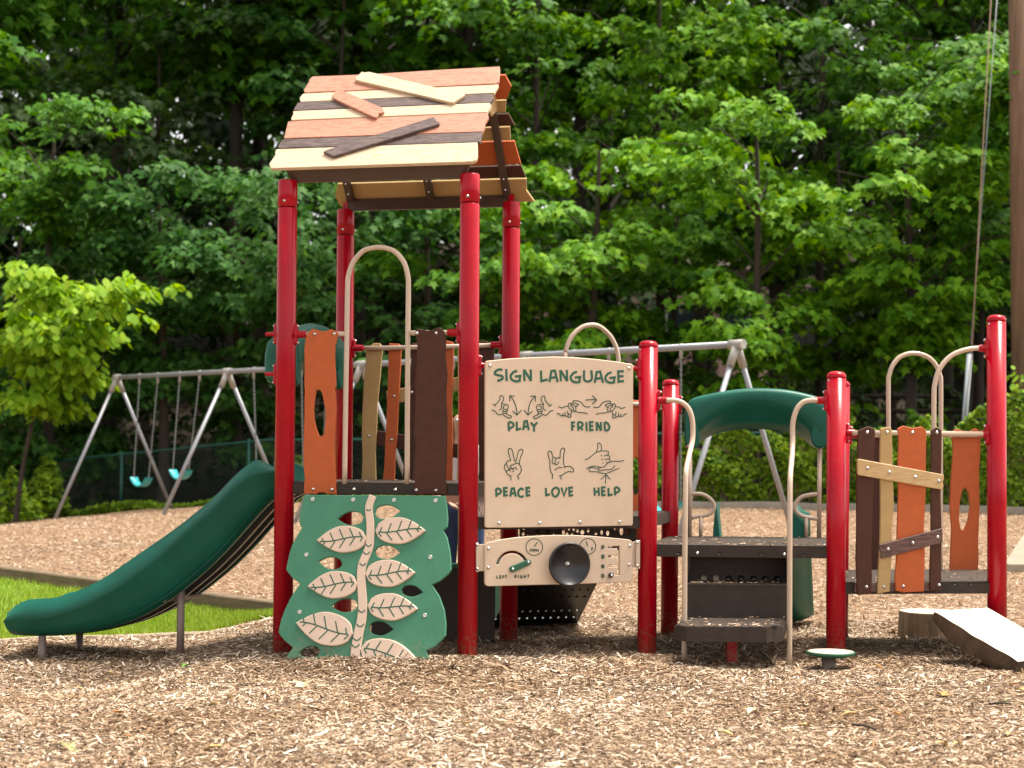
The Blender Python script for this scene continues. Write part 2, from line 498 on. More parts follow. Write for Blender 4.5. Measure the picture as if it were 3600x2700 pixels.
# ------------------------------------------------------------------ ground
rng = np.random.default_rng(7)
def island_mat(name, stops, rough=0.8, trans=0.0, spec=0.3, bump=0.0):
    """colour varies from piece to piece of one mesh"""
    m = bpy.data.materials.new(name); m.use_nodes = True
    N, L = nt(m); b = N['Principled BSDF']
    g = N.new('ShaderNodeNewGeometry')
    cr = N.new('ShaderNodeValToRGB')
    while len(cr.color_ramp.elements) < len(stops): cr.color_ramp.elements.new(0.5)
    for e, (p, c) in zip(cr.color_ramp.elements, stops): e.position = p; e.color = (*c, 1)
    L.new(g.outputs['Random Per Island'], cr.inputs[0])
    b.inputs['Roughness'].default_value = rough
    b.inputs['Specular IOR Level'].default_value = spec
    L.new(cr.outputs[0], b.inputs['Base Color'])
    if trans > 0:
        out = N['Material Output']
        t = N.new('ShaderNodeBsdfTranslucent'); ms = N.new('ShaderNodeMixShader')
        hs = N.new('ShaderNodeHueSaturation'); hs.inputs['Hue'].default_value = 0.485; hs.inputs['Saturation'].default_value = 1.1; hs.inputs['Value'].default_value = 1.25
        L.new(cr.outputs[0], hs.inputs['Color']); L.new(hs.outputs[0], t.inputs[0])
        ms.inputs[0].default_value = trans
        L.new(b.outputs[0], ms.inputs[1]); L.new(t.outputs[0], ms.inputs[2]); L.new(ms.outputs[0], out.inputs[0])
    return m
def ground_material():
    m = bpy.data.materials.new('mulch_and_forest_floor'); m.use_nodes = True
    N, L = nt(m); b = N['Principled BSDF']; b.inputs['Roughness'].default_value = 0.95; b.inputs['Specular IOR Level'].default_value = 0.15
    tc = N.new('ShaderNodeTexCoord')
    vo = N.new('ShaderNodeTexVoronoi'); vo.inputs['Scale'].default_value = 34; vo.inputs['Randomness'].default_value = 1
    mp = N.new('ShaderNodeMapping'); mp.inputs['Scale'].default_value = (1, 2.1, 1); mp.inputs['Rotation'].default_value = (0, 0, 0.35)
    L.new(tc.outputs['Object'], mp.inputs[0]); L.new(mp.outputs[0], vo.inputs['Vector'])
    sp = N.new('ShaderNodeSeparateColor'); L.new(vo.outputs['Color'], sp.inputs[0])
    cr = N.new('ShaderNodeValToRGB')
    for p, c in ((0.3, (0.14, 0.08, 0.045)), (0.65, (0.30, 0.19, 0.115))): 
        e = cr.color_ramp.elements.new(p); e.color = (*c, 1)
    cr.color_ramp.elements[0].color = (0.10, 0.06, 0.034, 1); cr.color_ramp.elements[-1].color = (0.46, 0.33, 0.22, 1)
    L.new(sp.outputs[0], cr.inputs[0])
    nz = N.new('ShaderNodeTexNoise'); nz.inputs['Scale'].default_value = 3; nz.inputs['Detail'].default_value = 9; nz.inputs['Roughness'].default_value = 0.7
    L.new(tc.outputs['Object'], nz.inputs['Vector'])
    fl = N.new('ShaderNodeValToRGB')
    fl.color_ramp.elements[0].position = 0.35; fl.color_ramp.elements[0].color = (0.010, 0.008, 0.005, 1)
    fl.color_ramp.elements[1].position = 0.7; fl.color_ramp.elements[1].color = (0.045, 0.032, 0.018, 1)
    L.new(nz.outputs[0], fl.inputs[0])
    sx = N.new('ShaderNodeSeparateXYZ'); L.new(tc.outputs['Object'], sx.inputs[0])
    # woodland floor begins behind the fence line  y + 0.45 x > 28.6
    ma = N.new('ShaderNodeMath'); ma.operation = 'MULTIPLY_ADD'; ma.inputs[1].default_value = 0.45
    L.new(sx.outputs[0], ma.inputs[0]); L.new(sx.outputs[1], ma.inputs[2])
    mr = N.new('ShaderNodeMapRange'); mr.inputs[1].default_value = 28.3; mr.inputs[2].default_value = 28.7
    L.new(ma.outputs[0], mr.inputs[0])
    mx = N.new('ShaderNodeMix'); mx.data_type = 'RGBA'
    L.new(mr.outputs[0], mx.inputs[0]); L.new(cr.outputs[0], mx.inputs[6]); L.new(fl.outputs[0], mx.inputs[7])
    L.new(mx.outputs[2], b.inputs['Base Color'])
    bp = N.new('ShaderNodeBump'); bp.inputs['Strength'].default_value = 0.8; bp.inputs['Distance'].default_value = 0.02
    L.new(sp.outputs[1], bp.inputs['Height']); L.new(bp.outputs[0], b.inputs['Normal'])
    return m
ys = np.concatenate([np.linspace(-12, 6, 19)[:-1], np.linspace(6, 14, 100)[:-1], np.linspace(14, 36, 90)[:-1], np.linspace(36, 110, 40)])
xs = np.concatenate([np.linspace(-60, -8, 20)[:-1], np.linspace(-8, 8, 150)[:-1], np.linspace(8, 60, 20)])
GX, GY = np.meshgrid(xs, ys)
V = np.stack([GX, GY, gz(GX, GY)], -1).reshape(-1, 3)
nx_, ny_ = len(xs), len(ys)
idx = np.arange(nx_ * ny_).reshape(ny_, nx_)
q = np.stack([idx[:-1, :-1], idx[:-1, 1:], idx[1:, 1:], idx[1:, :-1]], -1).reshape(-1)
me = mesh_np('ground', V, loops=q, tot=np.full(len(q) // 4, 4), smooth=True)
me.materials.append(ground_material())
tag(put(bpy.data.objects.new('ground', me)), kind='structure')

# edging lines of the grass wedge on the left
EB0, EB1 = Vector((-6.6, 17.2)), Vector((-1.75, 13.42))      # back timber line
EF0, EF1 = Vector((-6.6, 10.75)), Vector((-1.75, 13.30))     # front edging line
def in_grass(x, y):
    tb = (x - EB0.x) / (EB1.x - EB0.x); yb = EB0.y + (EB1.y - EB0.y) * tb
    tf = (x - EF0.x) / (EF1.x - EF0.x); yf = EF0.y + (EF1.y - EF0.y) * tf
    return (x < EB1.x) & (y < yb) & (y > yf)
CHIP = island_mat('wood_chip', [(0.0, (0.045, 0.027, 0.017)), (0.22, (0.15, 0.092, 0.053)), (0.5, (0.29, 0.195, 0.117)), (0.70, (0.45, 0.33, 0.22)), (0.86, (0.66, 0.545, 0.42)), (1.0, (0.82, 0.74, 0.62))], 0.85, 0.0, 0.2)
def patchy(m):
    # old damp mulch is browner than fresh mulch: broad patches
    N, L = nt(m); b = N['Principled BSDF']; src = b.inputs['Base Color'].links[0].from_socket
    tc = N.new('ShaderNodeTexCoord'); nz = N.new('ShaderNodeTexNoise'); nz.inputs['Scale'].default_value = 0.9; nz.inputs['Detail'].default_value = 5
    L.new(tc.outputs['Object'], nz.inputs['Vector'])
    mr = N.new('ShaderNodeMapRange'); mr.inputs[1].default_value = .36; mr.inputs[2].default_value = .62; L.new(nz.outputs[0], mr.inputs[0])
    t = N.new('ShaderNodeMix'); t.data_type = 'RGBA'; t.inputs[6].default_value = (.80, .72, .64, 1); t.inputs[7].default_value = (1.02, 1.02, 1.02, 1); L.new(mr.outputs[0], t.inputs[0])
    mx = N.new('ShaderNodeMix'); mx.data_type = 'RGBA'; mx.blend_type = 'MULTIPLY'; mx.inputs[0].default_value = 1
    L.new(src, mx.inputs[6]); L.new(t.outputs[2], mx.inputs[7]); L.new(mx.outputs[2], b.inputs['Base Color'])
patchy(CHIP)
def chips(n, y0, y1, lmin, lmax, tilt, dens_pow=1.0):
    y = y0 + (y1 - y0) * rng.random(n) ** dens_pow
    x = (rng.random(n) * 2 - 1) * (0.335 * y + 1.5)
    k = ~in_grass(x, y); x, y = x[k], y[k]; n = len(x)
    l = lmin + (lmax - lmin) * rng.random(n) ** 1.8
    wd = l * (0.08 + 0.16 * rng.random(n)); wd = np.clip(wd, 0.0022, 0.010)
    a = rng.random(n) * np.pi * 2
    p = rng.normal(0, tilt, n); r = rng.normal(0, tilt * 1.5, n)
    t = np.stack([np.cos(a) * np.cos(p), np.sin(a) * np.cos(p), np.sin(p)], -1)
    s = np.stack([-np.sin(a), np.cos(a), np.zeros(n)], -1)
    up = np.cross(t, s)
    b = s * np.cos(r)[:, None] + up * np.sin(r)[:, None]
    c = np.stack([x, y, gz(x, y) + 0.004 + 0.012 * rng.random(n) + 0.35 * l * np.abs(np.sin(p))], -1)
    tp = 0.35 + 0.65 * rng.random((4, n))
    bend = up * (l * rng.normal(0, 0.06, n))[:, None]
    e = t * (l / 2)[:, None]; h = b * (wd / 2)[:, None]
    V = np.stack([c - e + h * tp[0][:, None], c - e - h * tp[1][:, None], c + bend - h, c + e - h * tp[2][:, None], c + e + h * tp[3][:, None], c + bend + h], 1)
    return V.reshape(-1, 3)
CV = np.concatenate([chips(300000, 6.0, 9.6, 0.010, 0.056, 0.11), chips(9000, 6.0, 10.5, 0.05, 0.10, 0.2), chips(350000, 9.4, 13.2, 0.011, 0.058, 0.12), chips(6000, 9.8, 13.2, 0.05, 0.10, 0.3), chips(180000, 13, 20, 0.014, 0.055, 0.16), chips(90000, 19, 28, 0.022, 0.07, 0.16)])
n = len(CV) // 6
o6 = np.arange(n)[:, None] * 6
lp = np.concatenate([o6 + np.array([0, 1, 2, 5]), o6 + np.array([5, 2, 3, 4])], 1).reshape(-1)
yy = CV[:, 1].reshape(-1, 6)[:, 0]; xx = CV[:, 0].reshape(-1, 6)[:, 0]
keep = (yy + 0.45 * xx) < 28.2
lp = lp.reshape(-1, 8)[keep].reshape(-1)
me = mesh_np('wood_chips', CV, loops=lp, tot=np.full(len(lp) // 4, 4))
me.materials.append(CHIP)
tag(put(bpy.data.objects.new('wood_chips', me)), 'loose tan and brown wood chip mulch covering the playground', 'wood chips', kind='stuff')

# grass wedge
GRASS_B = mat('lawn_soil', (0.13, 0.24, 0.022), 0.9, 0.3, 9)
gm = MB()
def grass_rows():
    rows = []
    for k in range(25):
        t = k / 24; x = EB0.x + (EB1.x - EB0.x) * t
        yb = EB0.y + (EB1.y - EB0.y) * t; yf = EF0.y + (EF1.y - EF0.y) * t
        rows.append([(x, yf + (yb - yf) * j / 8, float(gz(x, yf + (yb - yf) * j / 8)) + 0.012) for j in range(9)])
    return rows
gm.grid(grass_rows())
tag(gm.build('lawn', GRASS_B), kind='structure')
n = 42000
gx = EB0.x + (EB1.x - EB0.x) * rng.random(n); t = (gx - EB0.x) / (EB1.x - EB0.x)
yf = EF0.y + (EF1.y - EF0.y) * t; yb = EB0.y + (EB1.y - EB0.y) * t
gy = yf + (yb - yf) * rng.random(n)
hh = 0.03 + 0.045 * rng.random(n); a = rng.random(n) * 6.283
c = np.stack([gx, gy, gz(gx, gy) + 0.01], -1)
s = np.stack([np.cos(a), np.sin(a), np.zeros(n)], -1) * 0.0045
tip = c + np.stack([rng.normal(0, 0.02, n), rng.normal(0, 0.02, n), hh], -1)
V = np.stack([c - s, c + s, tip], 1).reshape(-1, 3)
me = mesh_np('grass', V, loops=np.arange(n * 3), tot=np.full(n, 3))
me.materials.append(island_mat('grass_blade', [(0, (0.14, 0.24, 0.018)), (0.6, (0.25, 0.37, 0.035)), (1, (0.42, 0.48, 0.11))], 0.6, 0.35))
tag(put(bpy.data.objects.new('grass', me)), 'bright green mown grass between the two timber edgings', 'grass', kind='stuff')

TIMBER = mat('weathered_timber', (0.15, 0.105, 0.06), 0.85, 0.35, 5, 0.5, 60, stretch=(1, 1, 6), dirt=0.4, dirtcol=(0.09, 0.075, 0.05))
def timber(name, a, b, w_, h_, label, group=None, split=1, mt=None):
    a = Vector(a); b = Vector(b)
    m = MB()
    n_ = 8
    rows = []
    d = Vector((b.x - a.x, b.y - a.y, 0)).normalized(); s_ = Vector((-d.y, d.x, 0)) * w_ / 2
    for k in range(n_ + 1):
        p = a.lerp(b, k / n_); g_ = float(gz(p.x, p.y)) - 0.06
        top = p.z if mt is None else float(gz(p.x, p.y)) + .022
        rows.append([Vector((p.x, p.y, g_)) - s_, Vector((p.x, p.y, top - .012)) - s_, Vector((p.x, p.y, top)) - s_ * .85, Vector((p.x, p.y, top)) + s_ * .85, Vector((p.x, p.y, top - .012)) + s_, Vector((p.x, p.y, g_)) + s_])
    m.grid(rows, smooth=False)
    m.add(rows[0], [(0, 1, 2, 3, 4, 5)]); m.add(rows[-1], [(5, 4, 3, 2, 1, 0)])
    return tag(m.build(name, mt or TIMBER), label, 'timber edging', group)
P0 = at(-120, 1975, 16.4); P1 = at(405, 2042, 15.0); P2 = at(1010, 2118, 13.55)
timber('timber_edging', P0, P1 + (P1 - P0) * -0.002, 0.14, 0.2, 'weathered timber sleeper edging at the left, holding back the raised mulch behind the lawn', 'timber edgings round the lawn')
timber('timber_edging', P1 + (P2 - P1) * 0.004, P2, 0.14, 0.2, 'weathered timber sleeper edging behind the slide, ending near the red tower post', 'timber edgings round the lawn')
Q0 = Vector((EF0.x, EF0.y, float(gz(EF0.x, EF0.y)) + 0.02)); Q1 = Vector((EF1.x, EF1.y, float(gz(EF1.x, EF1.y)) + 0.02))
timber('timber_edging', Q0, Q1, 0.07, 0.06, 'low pale timber edging along the front of the lawn behind the slide legs', 'timber edgings round the lawn', mt=mat('pale_timber', (0.36, 0.29, 0.21), 0.85, 0.2, 6, 0.3, 60))

# kerb below the fence
def fence_y(x): return 28.6 - 0.45 * x
KERB = mat('grey_kerb_timber', (0.32, 0.28, 0.225), 0.9, 0.2, 4, 0.4, 40)
m = MB(); rows = []
for k in range(41):
    x = -1.5 + 13.5 * k / 40; y = fence_y(x) - 0.35; g_ = float(gz(x, y))
    rows.append([(x, y, g_ - .1), (x, y, g_ + .085), (x, y + .03, g_ + .10), (x, y + .16, g_ + .10), (x, y + .18, g_ - .1)])
m.grid(rows, smooth=False)
tag(m.build('kerb', KERB), kind='structure')

# ------------------------------------------------------------------ trees
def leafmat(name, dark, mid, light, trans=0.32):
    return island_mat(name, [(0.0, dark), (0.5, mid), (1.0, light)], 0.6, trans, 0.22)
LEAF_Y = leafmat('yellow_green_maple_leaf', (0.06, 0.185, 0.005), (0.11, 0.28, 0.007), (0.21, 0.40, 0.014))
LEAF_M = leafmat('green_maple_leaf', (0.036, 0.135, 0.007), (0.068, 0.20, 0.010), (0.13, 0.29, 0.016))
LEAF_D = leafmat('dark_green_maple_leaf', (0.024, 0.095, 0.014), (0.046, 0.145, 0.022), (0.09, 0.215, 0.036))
LEAF_B = leafmat('deep_shade_leaf', (0.014, 0.040, 0.006), (0.022, 0.056, 0.008), (0.04, 0.085, 0.012))  # shade inside the wood is put into this darker leaf colour
LEAF_S = leafmat('sapling_leaf', (0.14, 0.30, 0.012), (0.22, 0.40, 0.018), (0.32, 0.48, 0.035), 0.45)
LEAF_I = leafmat('ivy_leaf', (0.05, 0.13, 0.008), (0.15, 0.27, 0.012), (0.30, 0.43, 0.03), 0.35)
BARK = mat('grey_brown_bark', (0.045, 0.033, 0.024), 0.95, 0.4, 4, 0.9, 30, stretch=(3, 3, 0.6))
MAPLE = np.array([(0, 0), (.36, -.1), (.30, .20), (.64, .46), (.26, .50), (0, 1.05), (-.26, .50), (-.64, .46), (-.30, .20), (-.36, -.1)])
OVAL = np.array([(0, 0), (.26, .2), (.33, .5), (.18, .82), (0, 1), (-.18, .82), (-.33, .5), (-.26, .2)])
def leaf_verts(c, out, tilt, yaw, size, tmpl, rg):
    """c (n,3) centres, out (n,2) outward unit dirs: tips hang outward and down by tilt"""
    n = len(c)
    a = np.arctan2(out[:, 1], out[:, 0]) + yaw
    dx, dy = np.cos(a), np.sin(a)
    t = np.stack([dx * np.cos(tilt), dy * np.cos(tilt), -np.sin(tilt)], -1)
    b = np.stack([-dy, dx, np.zeros(n)], -1)
    roll = rg.normal(0, 0.3, n)
    nn = np.cross(t, b)
    nn = np.where(nn[:, 2:3] < 0, -nn, nn)
    b2 = b * np.cos(roll)[:, None] + nn * np.sin(roll)[:, None]
    n2 = np.cross(t, b2); n2 = np.where(n2[:, 2:3] < 0, -n2, n2)
    K = len(tmpl)
    V = c[:, None, :] + size[:, None, None] * (t[:, None, :] * (tmpl[None, :, 1:2] - 0.4) + b2[:, None, :] * tmpl[None, :, 0:1] - n2[:, None, :] * (0.28 * np.abs(tmpl[None, :, 0:1]) + 0.18 * (tmpl[None, :, 1:2] - .3) ** 2))
    return V.reshape(-1, 3)
def leaf_object(name, V, K, material, parent=None):
    n = len(V) // K
    me = bpy.data.meshes.new(name)
    V = np.ascontiguousarray(V, np.float32)
    me.vertices.add(len(V)); me.vertices.foreach_set('co', V.ravel())
    me.loops.add(n * K); me.loops.foreach_set('vertex_index', np.arange(n * K, dtype=np.int32))
    me.polygons.add(n)
    me.polygons.foreach_set('loop_start', np.arange(n, dtype=np.int32) * K)
    me.polygons.foreach_set('loop_total', np.full(n, K, np.int32))
    me.update(calc_edges=True)
    me.materials.append(material)
    return put(bpy.data.objects.new(name, me), parent)
def pad_leaves(pads, dens, size, tmpl, rg, tree=None):
    """pads: (x,y,z,r) flat drooping sprays of leaves"""
    C, O, T, Sz = [], [], [], []
    for (x, y, z, r) in pads:
        n = max(8, int(dens * r * r))
        rho = r * np.sqrt(rg.random(n)); an = rg.random(n) * 6.2832
        ex = 1 + 0.35 * rg.normal()
        px, py = rho * np.cos(an) * ex, rho * np.sin(an)
        zz = -0.50 * rho * rho / r + rg.normal(0, 0.05, n)
        C.append(np.stack([x + px, y + py, z + zz], -1))
        o = np.stack([px, py], -1) + 0.001
        if tree is not None:
            tv = np.array([x - tree[0], y - tree[1]]); tv = tv / (np.linalg.norm(tv) + 1e-6)
            o = o / (np.linalg.norm(o, axis=1, keepdims=True)) + 0.8 * tv + np.array([0, -0.25])
        O.append(o / np.linalg.norm(o, axis=1, keepdims=True))
        T.append(np.clip(0.35 + 0.55 * rho / r + rg.normal(0, 0.25, n), -0.2, 1.35))
        Sz.append(size * (0.65 + 0.6 * rg.random(n)))
    C = np.concatenate(C); O = np.concatenate(O); T = np.concatenate(T); Sz = np.concatenate(Sz)
    return leaf_verts(C, O, T, rg.normal(0, 0.6, len(C)), Sz, tmpl, rg)
def tree(name, x, y, z0, z1, rc, seed, leaf, label, cat='tree', nb=36, padr=0.52, dens=150, size=0.165, tr=0.13, group=None, tmpl=MAPLE, lean=(0, 0), bias=0.5, ppb=9, bf=.50):
    rg = np.random.default_rng(seed)
    g0 = float(gz(x, y))
    root = empty(name, (x, y, g0), label, cat, group)
    top = Vector((x + lean[0], y + lean[1], z1 - 0.4))
    tk = MB()
    path = []
    for k in range(9):
        t_ = k / 8
        path.append(Vector((x + lean[0] * t_ ** 2.6 + 0.12 * math.sin(seed + 3 * t_), y + lean[1] * t_ + 0.1 * math.cos(seed * 2 + 4 * t_), g0 - 0.15 + (top.z - g0 + .15) * t_)))
    rad = [tr * (1.25 if k == 0 else 1.0 - 0.78 * k / 8) for k in range(9)]
    tk.tube(path, rad, 10)
    pads = []
    br = []
    nb = max(6, int(nb * bf))
    for i in range(nb):
        f = (i + rg.random()) / nb
        hz = z0 + (z1 - z0) * f
        prof = math.sin(math.pi * min(1, 0.22 + 0.78 * (1 - f) ** 0.75)) ** 0.8 * (0.5 + 0.8 * rg.random())
        an = rg.random() * 6.283
        if rg.random() < bias: an = -math.pi / 2 + rg.normal(0, 0.9)
        ln = max(0.5, rc * prof)
        tt = np.clip((hz - 0.35 * ln - g0) / (top.z - g0), 0.08, 0.97)
        k_ = min(7, int(tt * 8)); b0 = path[k_].lerp(path[k_ + 1], tt * 8 - k_)
        tip = Vector((b0.x + ln * math.cos(an), b0.y + ln * math.sin(an), hz + rg.normal(0, .15)))
        mid = b0.lerp(tip, .5) + Vector((0, 0, 0.18 * ln))
        br.append((b0, mid, tip, tr * 0.28 * (1 - .6 * f)))
        # a bough: sprays side by side in one flat tier that droops at its edges
        bw = (0.30 + .34 * rg.random()) * ln
        for j in range(ppb):
            u = 0.30 + 0.74 * (j + rg.random()) / ppb
            p = (b0 * (1 - u) ** 2 + mid * (2 * u * (1 - u)) + tip * u * u) if u < 1 else tip
            lat = rg.normal(0, .6) * bw * (1.15 - .6 * u)
            pads.append((p.x - math.sin(an) * lat + rg.normal(0, .1), p.y + math.cos(an) * lat + rg.normal(0, .1), p.z - .28 * lat * lat / max(bw, .3) - .22 * max(0, u - .7) * ln + rg.normal(0, .07), padr * (0.55 + .6 * rg.random())))
    for b0, mid, tip, r_ in br:
        tk.tube([b0, b0.lerp(mid, .6), mid, mid.lerp(tip, .6), tip], [r_, r_ * .8, r_ * .6, r_ * .4, r_ * .2], 5, caps=False)
    tk.build('trunk', BARK, root, recalc=False)
    V = pad_leaves(pads, dens, size, tmpl, rg, (x, y))
    leaf_object('crown', V, len(tmpl), leaf, root)
    return root
def X(px, Y): return at(px, 1600, Y).x
G1 = 'maples along the wood edge'
tree('maple_tree', X(2080, 30.5), 30.5, 2.3, 7.4, 2.5, 11, LEAF_Y, 'bright green maple with layered sprays behind the arched bar over the sign panel', group=G1, nb=34)
tree('maple_tree', X(2640, 29.6), 29.6, 2.4, 7.6, 2.5, 12, LEAF_Y, 'bright yellow green maple above the right end of the swing frame', group=G1, nb=36)
tree('maple_tree', X(3180, 29.2), 29.2, 3.0, 8.2, 2.7, 13, LEAF_Y, 'broad yellow green maple above the plank wall and the two arched bars', group=G1, nb=40)
tree('maple_tree', X(3690, 28.6), 28.6, 3.4, 9.5, 2.3, 14, LEAF_M, 'mid green maple whose branches cross in front of the utility pole', group=G1, nb=34)
tree('maple_tree', X(2330, 34.0), 34.0, 5.0, 11.8, 3.0, 15, LEAF_Y, 'tall light green maple rising right of the wooden roof', group=G1, nb=38)
tree('maple_tree', X(2900, 33.5), 33.5, 6.2, 12.3, 3.0, 16, LEAF_M, 'tall mid green maple with sky specks between its leaves at upper right', group=G1, nb=30)
tree('maple_tree', X(3420, 33.0), 33.0, 6.4, 12.5, 2.8, 17, LEAF_M, 'tall maple in the top right corner beside the utility pole wires', group=G1, nb=34)
tree('maple_tree', X(1860, 36.0), 36.0, 5.2, 12.6, 3.2, 18, LEAF_M, 'tall mid green maple directly behind the roof ridge', group=G1, nb=36)
tree('maple_tree', X(1480, 33.0), 33.0, 1.8, 7.6, 2.8, 19, LEAF_D, 'dark green maple seen between the four red tower posts', group=G1, nb=38)
tree('maple_tree', X(820, 34.0), 34.0, 1.3, 7.4, 2.9, 20, LEAF_D, 'dark green maple with dull layered sprays left of the tower', group=G1, nb=40)
tree('maple_tree', X(330, 35.5), 35.5, 1.0, 6.2, 2.8, 21, LEAF_D, 'dark maple low behind the left swings', group=G1, nb=34)
tree('maple_tree', X(180, 33.5), 33.5, 6.0, 8.6, 3.0, 22, LEAF_M, 'maple spreading pale lit sprays at the upper left', group=G1, nb=20, bias=.7)
tree('maple_tree', X(1180, 39.0), 39.0, 5.0, 13.5, 3.6, 23, LEAF_D, 'tall dark maple behind the left slope of the roof', group=G1, nb=36, size=.17)
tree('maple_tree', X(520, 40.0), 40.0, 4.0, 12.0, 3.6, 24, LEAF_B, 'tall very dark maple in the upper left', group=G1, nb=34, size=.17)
tree('maple_tree', X(-60, 38.0), 38.0, 3.0, 11.5, 3.2, 25, LEAF_M, 'maple at the left edge with a pale bough in the top corner', group=G1, nb=34)
G2 = 'tall trees deeper in the wood'
for i_, (px, Y) in enumerate([(-100, 39), (380, 42), (800, 40.5), (1240, 41.5), (1650, 40), (2050, 41), (2480, 39.5), (3330, 39), (3750, 40)]):  # high crowns mostly above the view, added to shade the wood below
    tree('canopy_tree', X(px, Y), Y, 10.4, 19.5, 4.6, 300 + i_, LEAF_M, 'tall forest tree with high dark canopy, trunk ' + ['left of the frame', 'behind the pale upper sprays', 'left of the roof', 'left of the ridge', 'right of the ridge', 'above the arched bar', 'above the swing frame end', 'above the plank wall', 'right of the utility pole'][i_], group='high canopy trees', nb=44, padr=1.3, dens=34, size=.30, tr=.24, bias=.5, ppb=3, bf=.8)
deep = [(-250, 47), (420, 52), (900, 47), (1330, 52), (1700, 45.5), (2130, 51), (2480, 46), (2720, 42), (3060, 50), (3400, 45), (3800, 49)]
dl = ['far left', 'behind the very dark maple', 'left of the roof', 'behind the roof', 'right of the roof peak', 'behind the arched bar', 'above the swing frame end', 'with a thick dark trunk at upper right', 'behind the tall arches', 'near the utility pole', 'at the far right edge']
for (px, Y), d_ in zip(deep, dl):
    s_ = int(px + 4000 + Y)
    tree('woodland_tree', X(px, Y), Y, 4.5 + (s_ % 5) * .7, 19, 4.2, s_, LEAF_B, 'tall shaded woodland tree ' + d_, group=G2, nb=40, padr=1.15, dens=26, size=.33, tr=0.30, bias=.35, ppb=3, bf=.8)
tree('maple_tree', X(60, 32.8), 32.8, .9, 6.0, 2.6, 41, LEAF_D, 'dark low maple at the left edge behind the bright sapling', group=G1, nb=34)
for i_, (px, Y, z0_, z1_, lf_, lb_) in enumerate([(1010, 31.8, 3.6, 7.2, LEAF_D, 'dark maple filling the gap left of the front tower post'), (2360, 32.0, 1.6, 6.4, LEAF_M, 'low mid green maple behind the swing beam near the sign'), (2930, 31.6, 2.6, 7.6, LEAF_Y, 'yellow green maple filling the gap above the right slide hood'), (3420, 31.0, 4.4, 9.2, LEAF_M, 'mid green maple high above the two arched bars'), (560, 33.0, 2.8, 7.2, LEAF_D, 'dull green maple above the left end of the swing beam'), (2500, 37.0, 7.0, 12.5, LEAF_Y, 'light green maple high in the middle of the right half'), (1640, 31.5, 2.5, 6.2, LEAF_M, 'mid green maple seen through the tower beside the rear right post')]):
    tree('maple_tree', X(px, Y), Y, z0_, z1_, 2.4, 500 + i_, lf_, lb_, group=G1, nb=30)
for i_, (px, Y, lb_) in enumerate([(-620, 36, 'maple beyond the left edge of the lawn'), (-1250, 38, 'maple farther out beyond the left side'), (-900, 45, 'tall maple beyond the left side'), (4150, 33, 'maple beyond the right edge'), (4700, 37, 'maple farther out beyond the right side'), (4300, 45, 'tall maple beyond the right side')]):
    tree('maple_tree', X(px, Y), Y, 1.5, 13.5, 4.2, 700 + i_, LEAF_M, lb_ + ', outside the playground', group=G1, nb=60, size=.22, dens=90, padr=.75)
# small sapling at the left
tree('sapling', X(62, 29.5), 29.5, 2.2, 4.6, 1.5, 31, LEAF_S, 'young yellow green sapling leaning right above the left swings', 'small tree', nb=22, padr=.38, dens=200, size=.205, tr=.05, tmpl=OVAL, lean=(1.25, -0.2), bias=.4, bf=1.0, ppb=7)

# far wood that reads as one dark mass
rg = np.random.default_rng(99)
pads = []
for k in range(1500):
    y = 60 + 22 * rg.random(); x = (rg.random() * 2 - 1) * 0.44 * y
    if 0.08 < x / y < 0.235 and rg.random() < .5: continue
    z = float(gz(x, y)) + 0.5 + 20 * rg.random() ** 1.15
    pads.append((x, y, z, 1.5 + 1.2 * rg.random()))
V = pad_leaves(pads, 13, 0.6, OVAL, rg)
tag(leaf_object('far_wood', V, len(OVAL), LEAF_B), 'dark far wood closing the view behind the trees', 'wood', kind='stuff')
# understory in the shade
pads = []
for k in range(480):
    y = 35 + 13 * rg.random(); x = (rg.random() * 2 - 1) * 0.40 * y
    pads.append((x, y, float(gz(x, y)) + 0.3 + 2.2 * rg.random(), 0.5 + .5 * rg.random()))
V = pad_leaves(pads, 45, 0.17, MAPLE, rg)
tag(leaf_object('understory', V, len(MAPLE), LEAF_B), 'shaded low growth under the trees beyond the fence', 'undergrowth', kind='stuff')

# ------------------------------------------------------------------ chain link fences
FGREEN = mat('green_vinyl_fence', (0.006, 0.075, 0.055), 0.4, 0.1)
FWIRE = mat('green_vinyl_wire', (0.003, 0.024, 0.018), 0.6, 0.1)
def fence(xa, xb, h, label, post_x):
    root = empty('chain_link_fence', (xa, fence_y(xa), float(gz(xa, fence_y(xa)))), label, 'fence', 'green chain link fences along the wood')
    def P(x, z): return Vector((x, fence_y(x), float(gz(x, fence_y(x))) + z))
    n_ = 14
    MB().tube([P(xa + (xb - xa) * k / n_, h) for k in range(n_ + 1)], 0.024, 8).build('top_rail', FGREEN, root)
    for x in post_x:
        MB().tube([P(x, -.2), P(x, h + .05)], 0.034, 10).build('post', FGREEN, root)
    m = MB(); d = 0.075; u = xa
    while u < xb:
        for sg in (1, -1):
            x0_, x1_ = (u, u + h * .9) if sg > 0 else (u + h * .9, u)
            if max(x0_, x1_) > xb: continue
            a, b = P(x0_, 0.02), P(x1_, h)
            w_ = Vector((0.0017, 0, 0.0017 * -sg)); o = Vector((0, 0.003 * sg, 0))
            m.add([a - w_ + o, a + w_ + o, b + w_ + o, b - w_ + o], [(0, 1, 2, 3)])
        u += d
    m.build('wire_mesh', FWIRE, root, recalc=False)
    return root
fence(-13.5, -0.8, 1.12, 'green chain link fence in the shade behind the left swings', [-13, -10.2, -7.55, -4.9, -2.2])
fence(-0.6, 12.0, 1.2, 'green chain link fence overgrown with ivy at the right', [-.4, 2.2, 4.8, 7.4, 10.0])
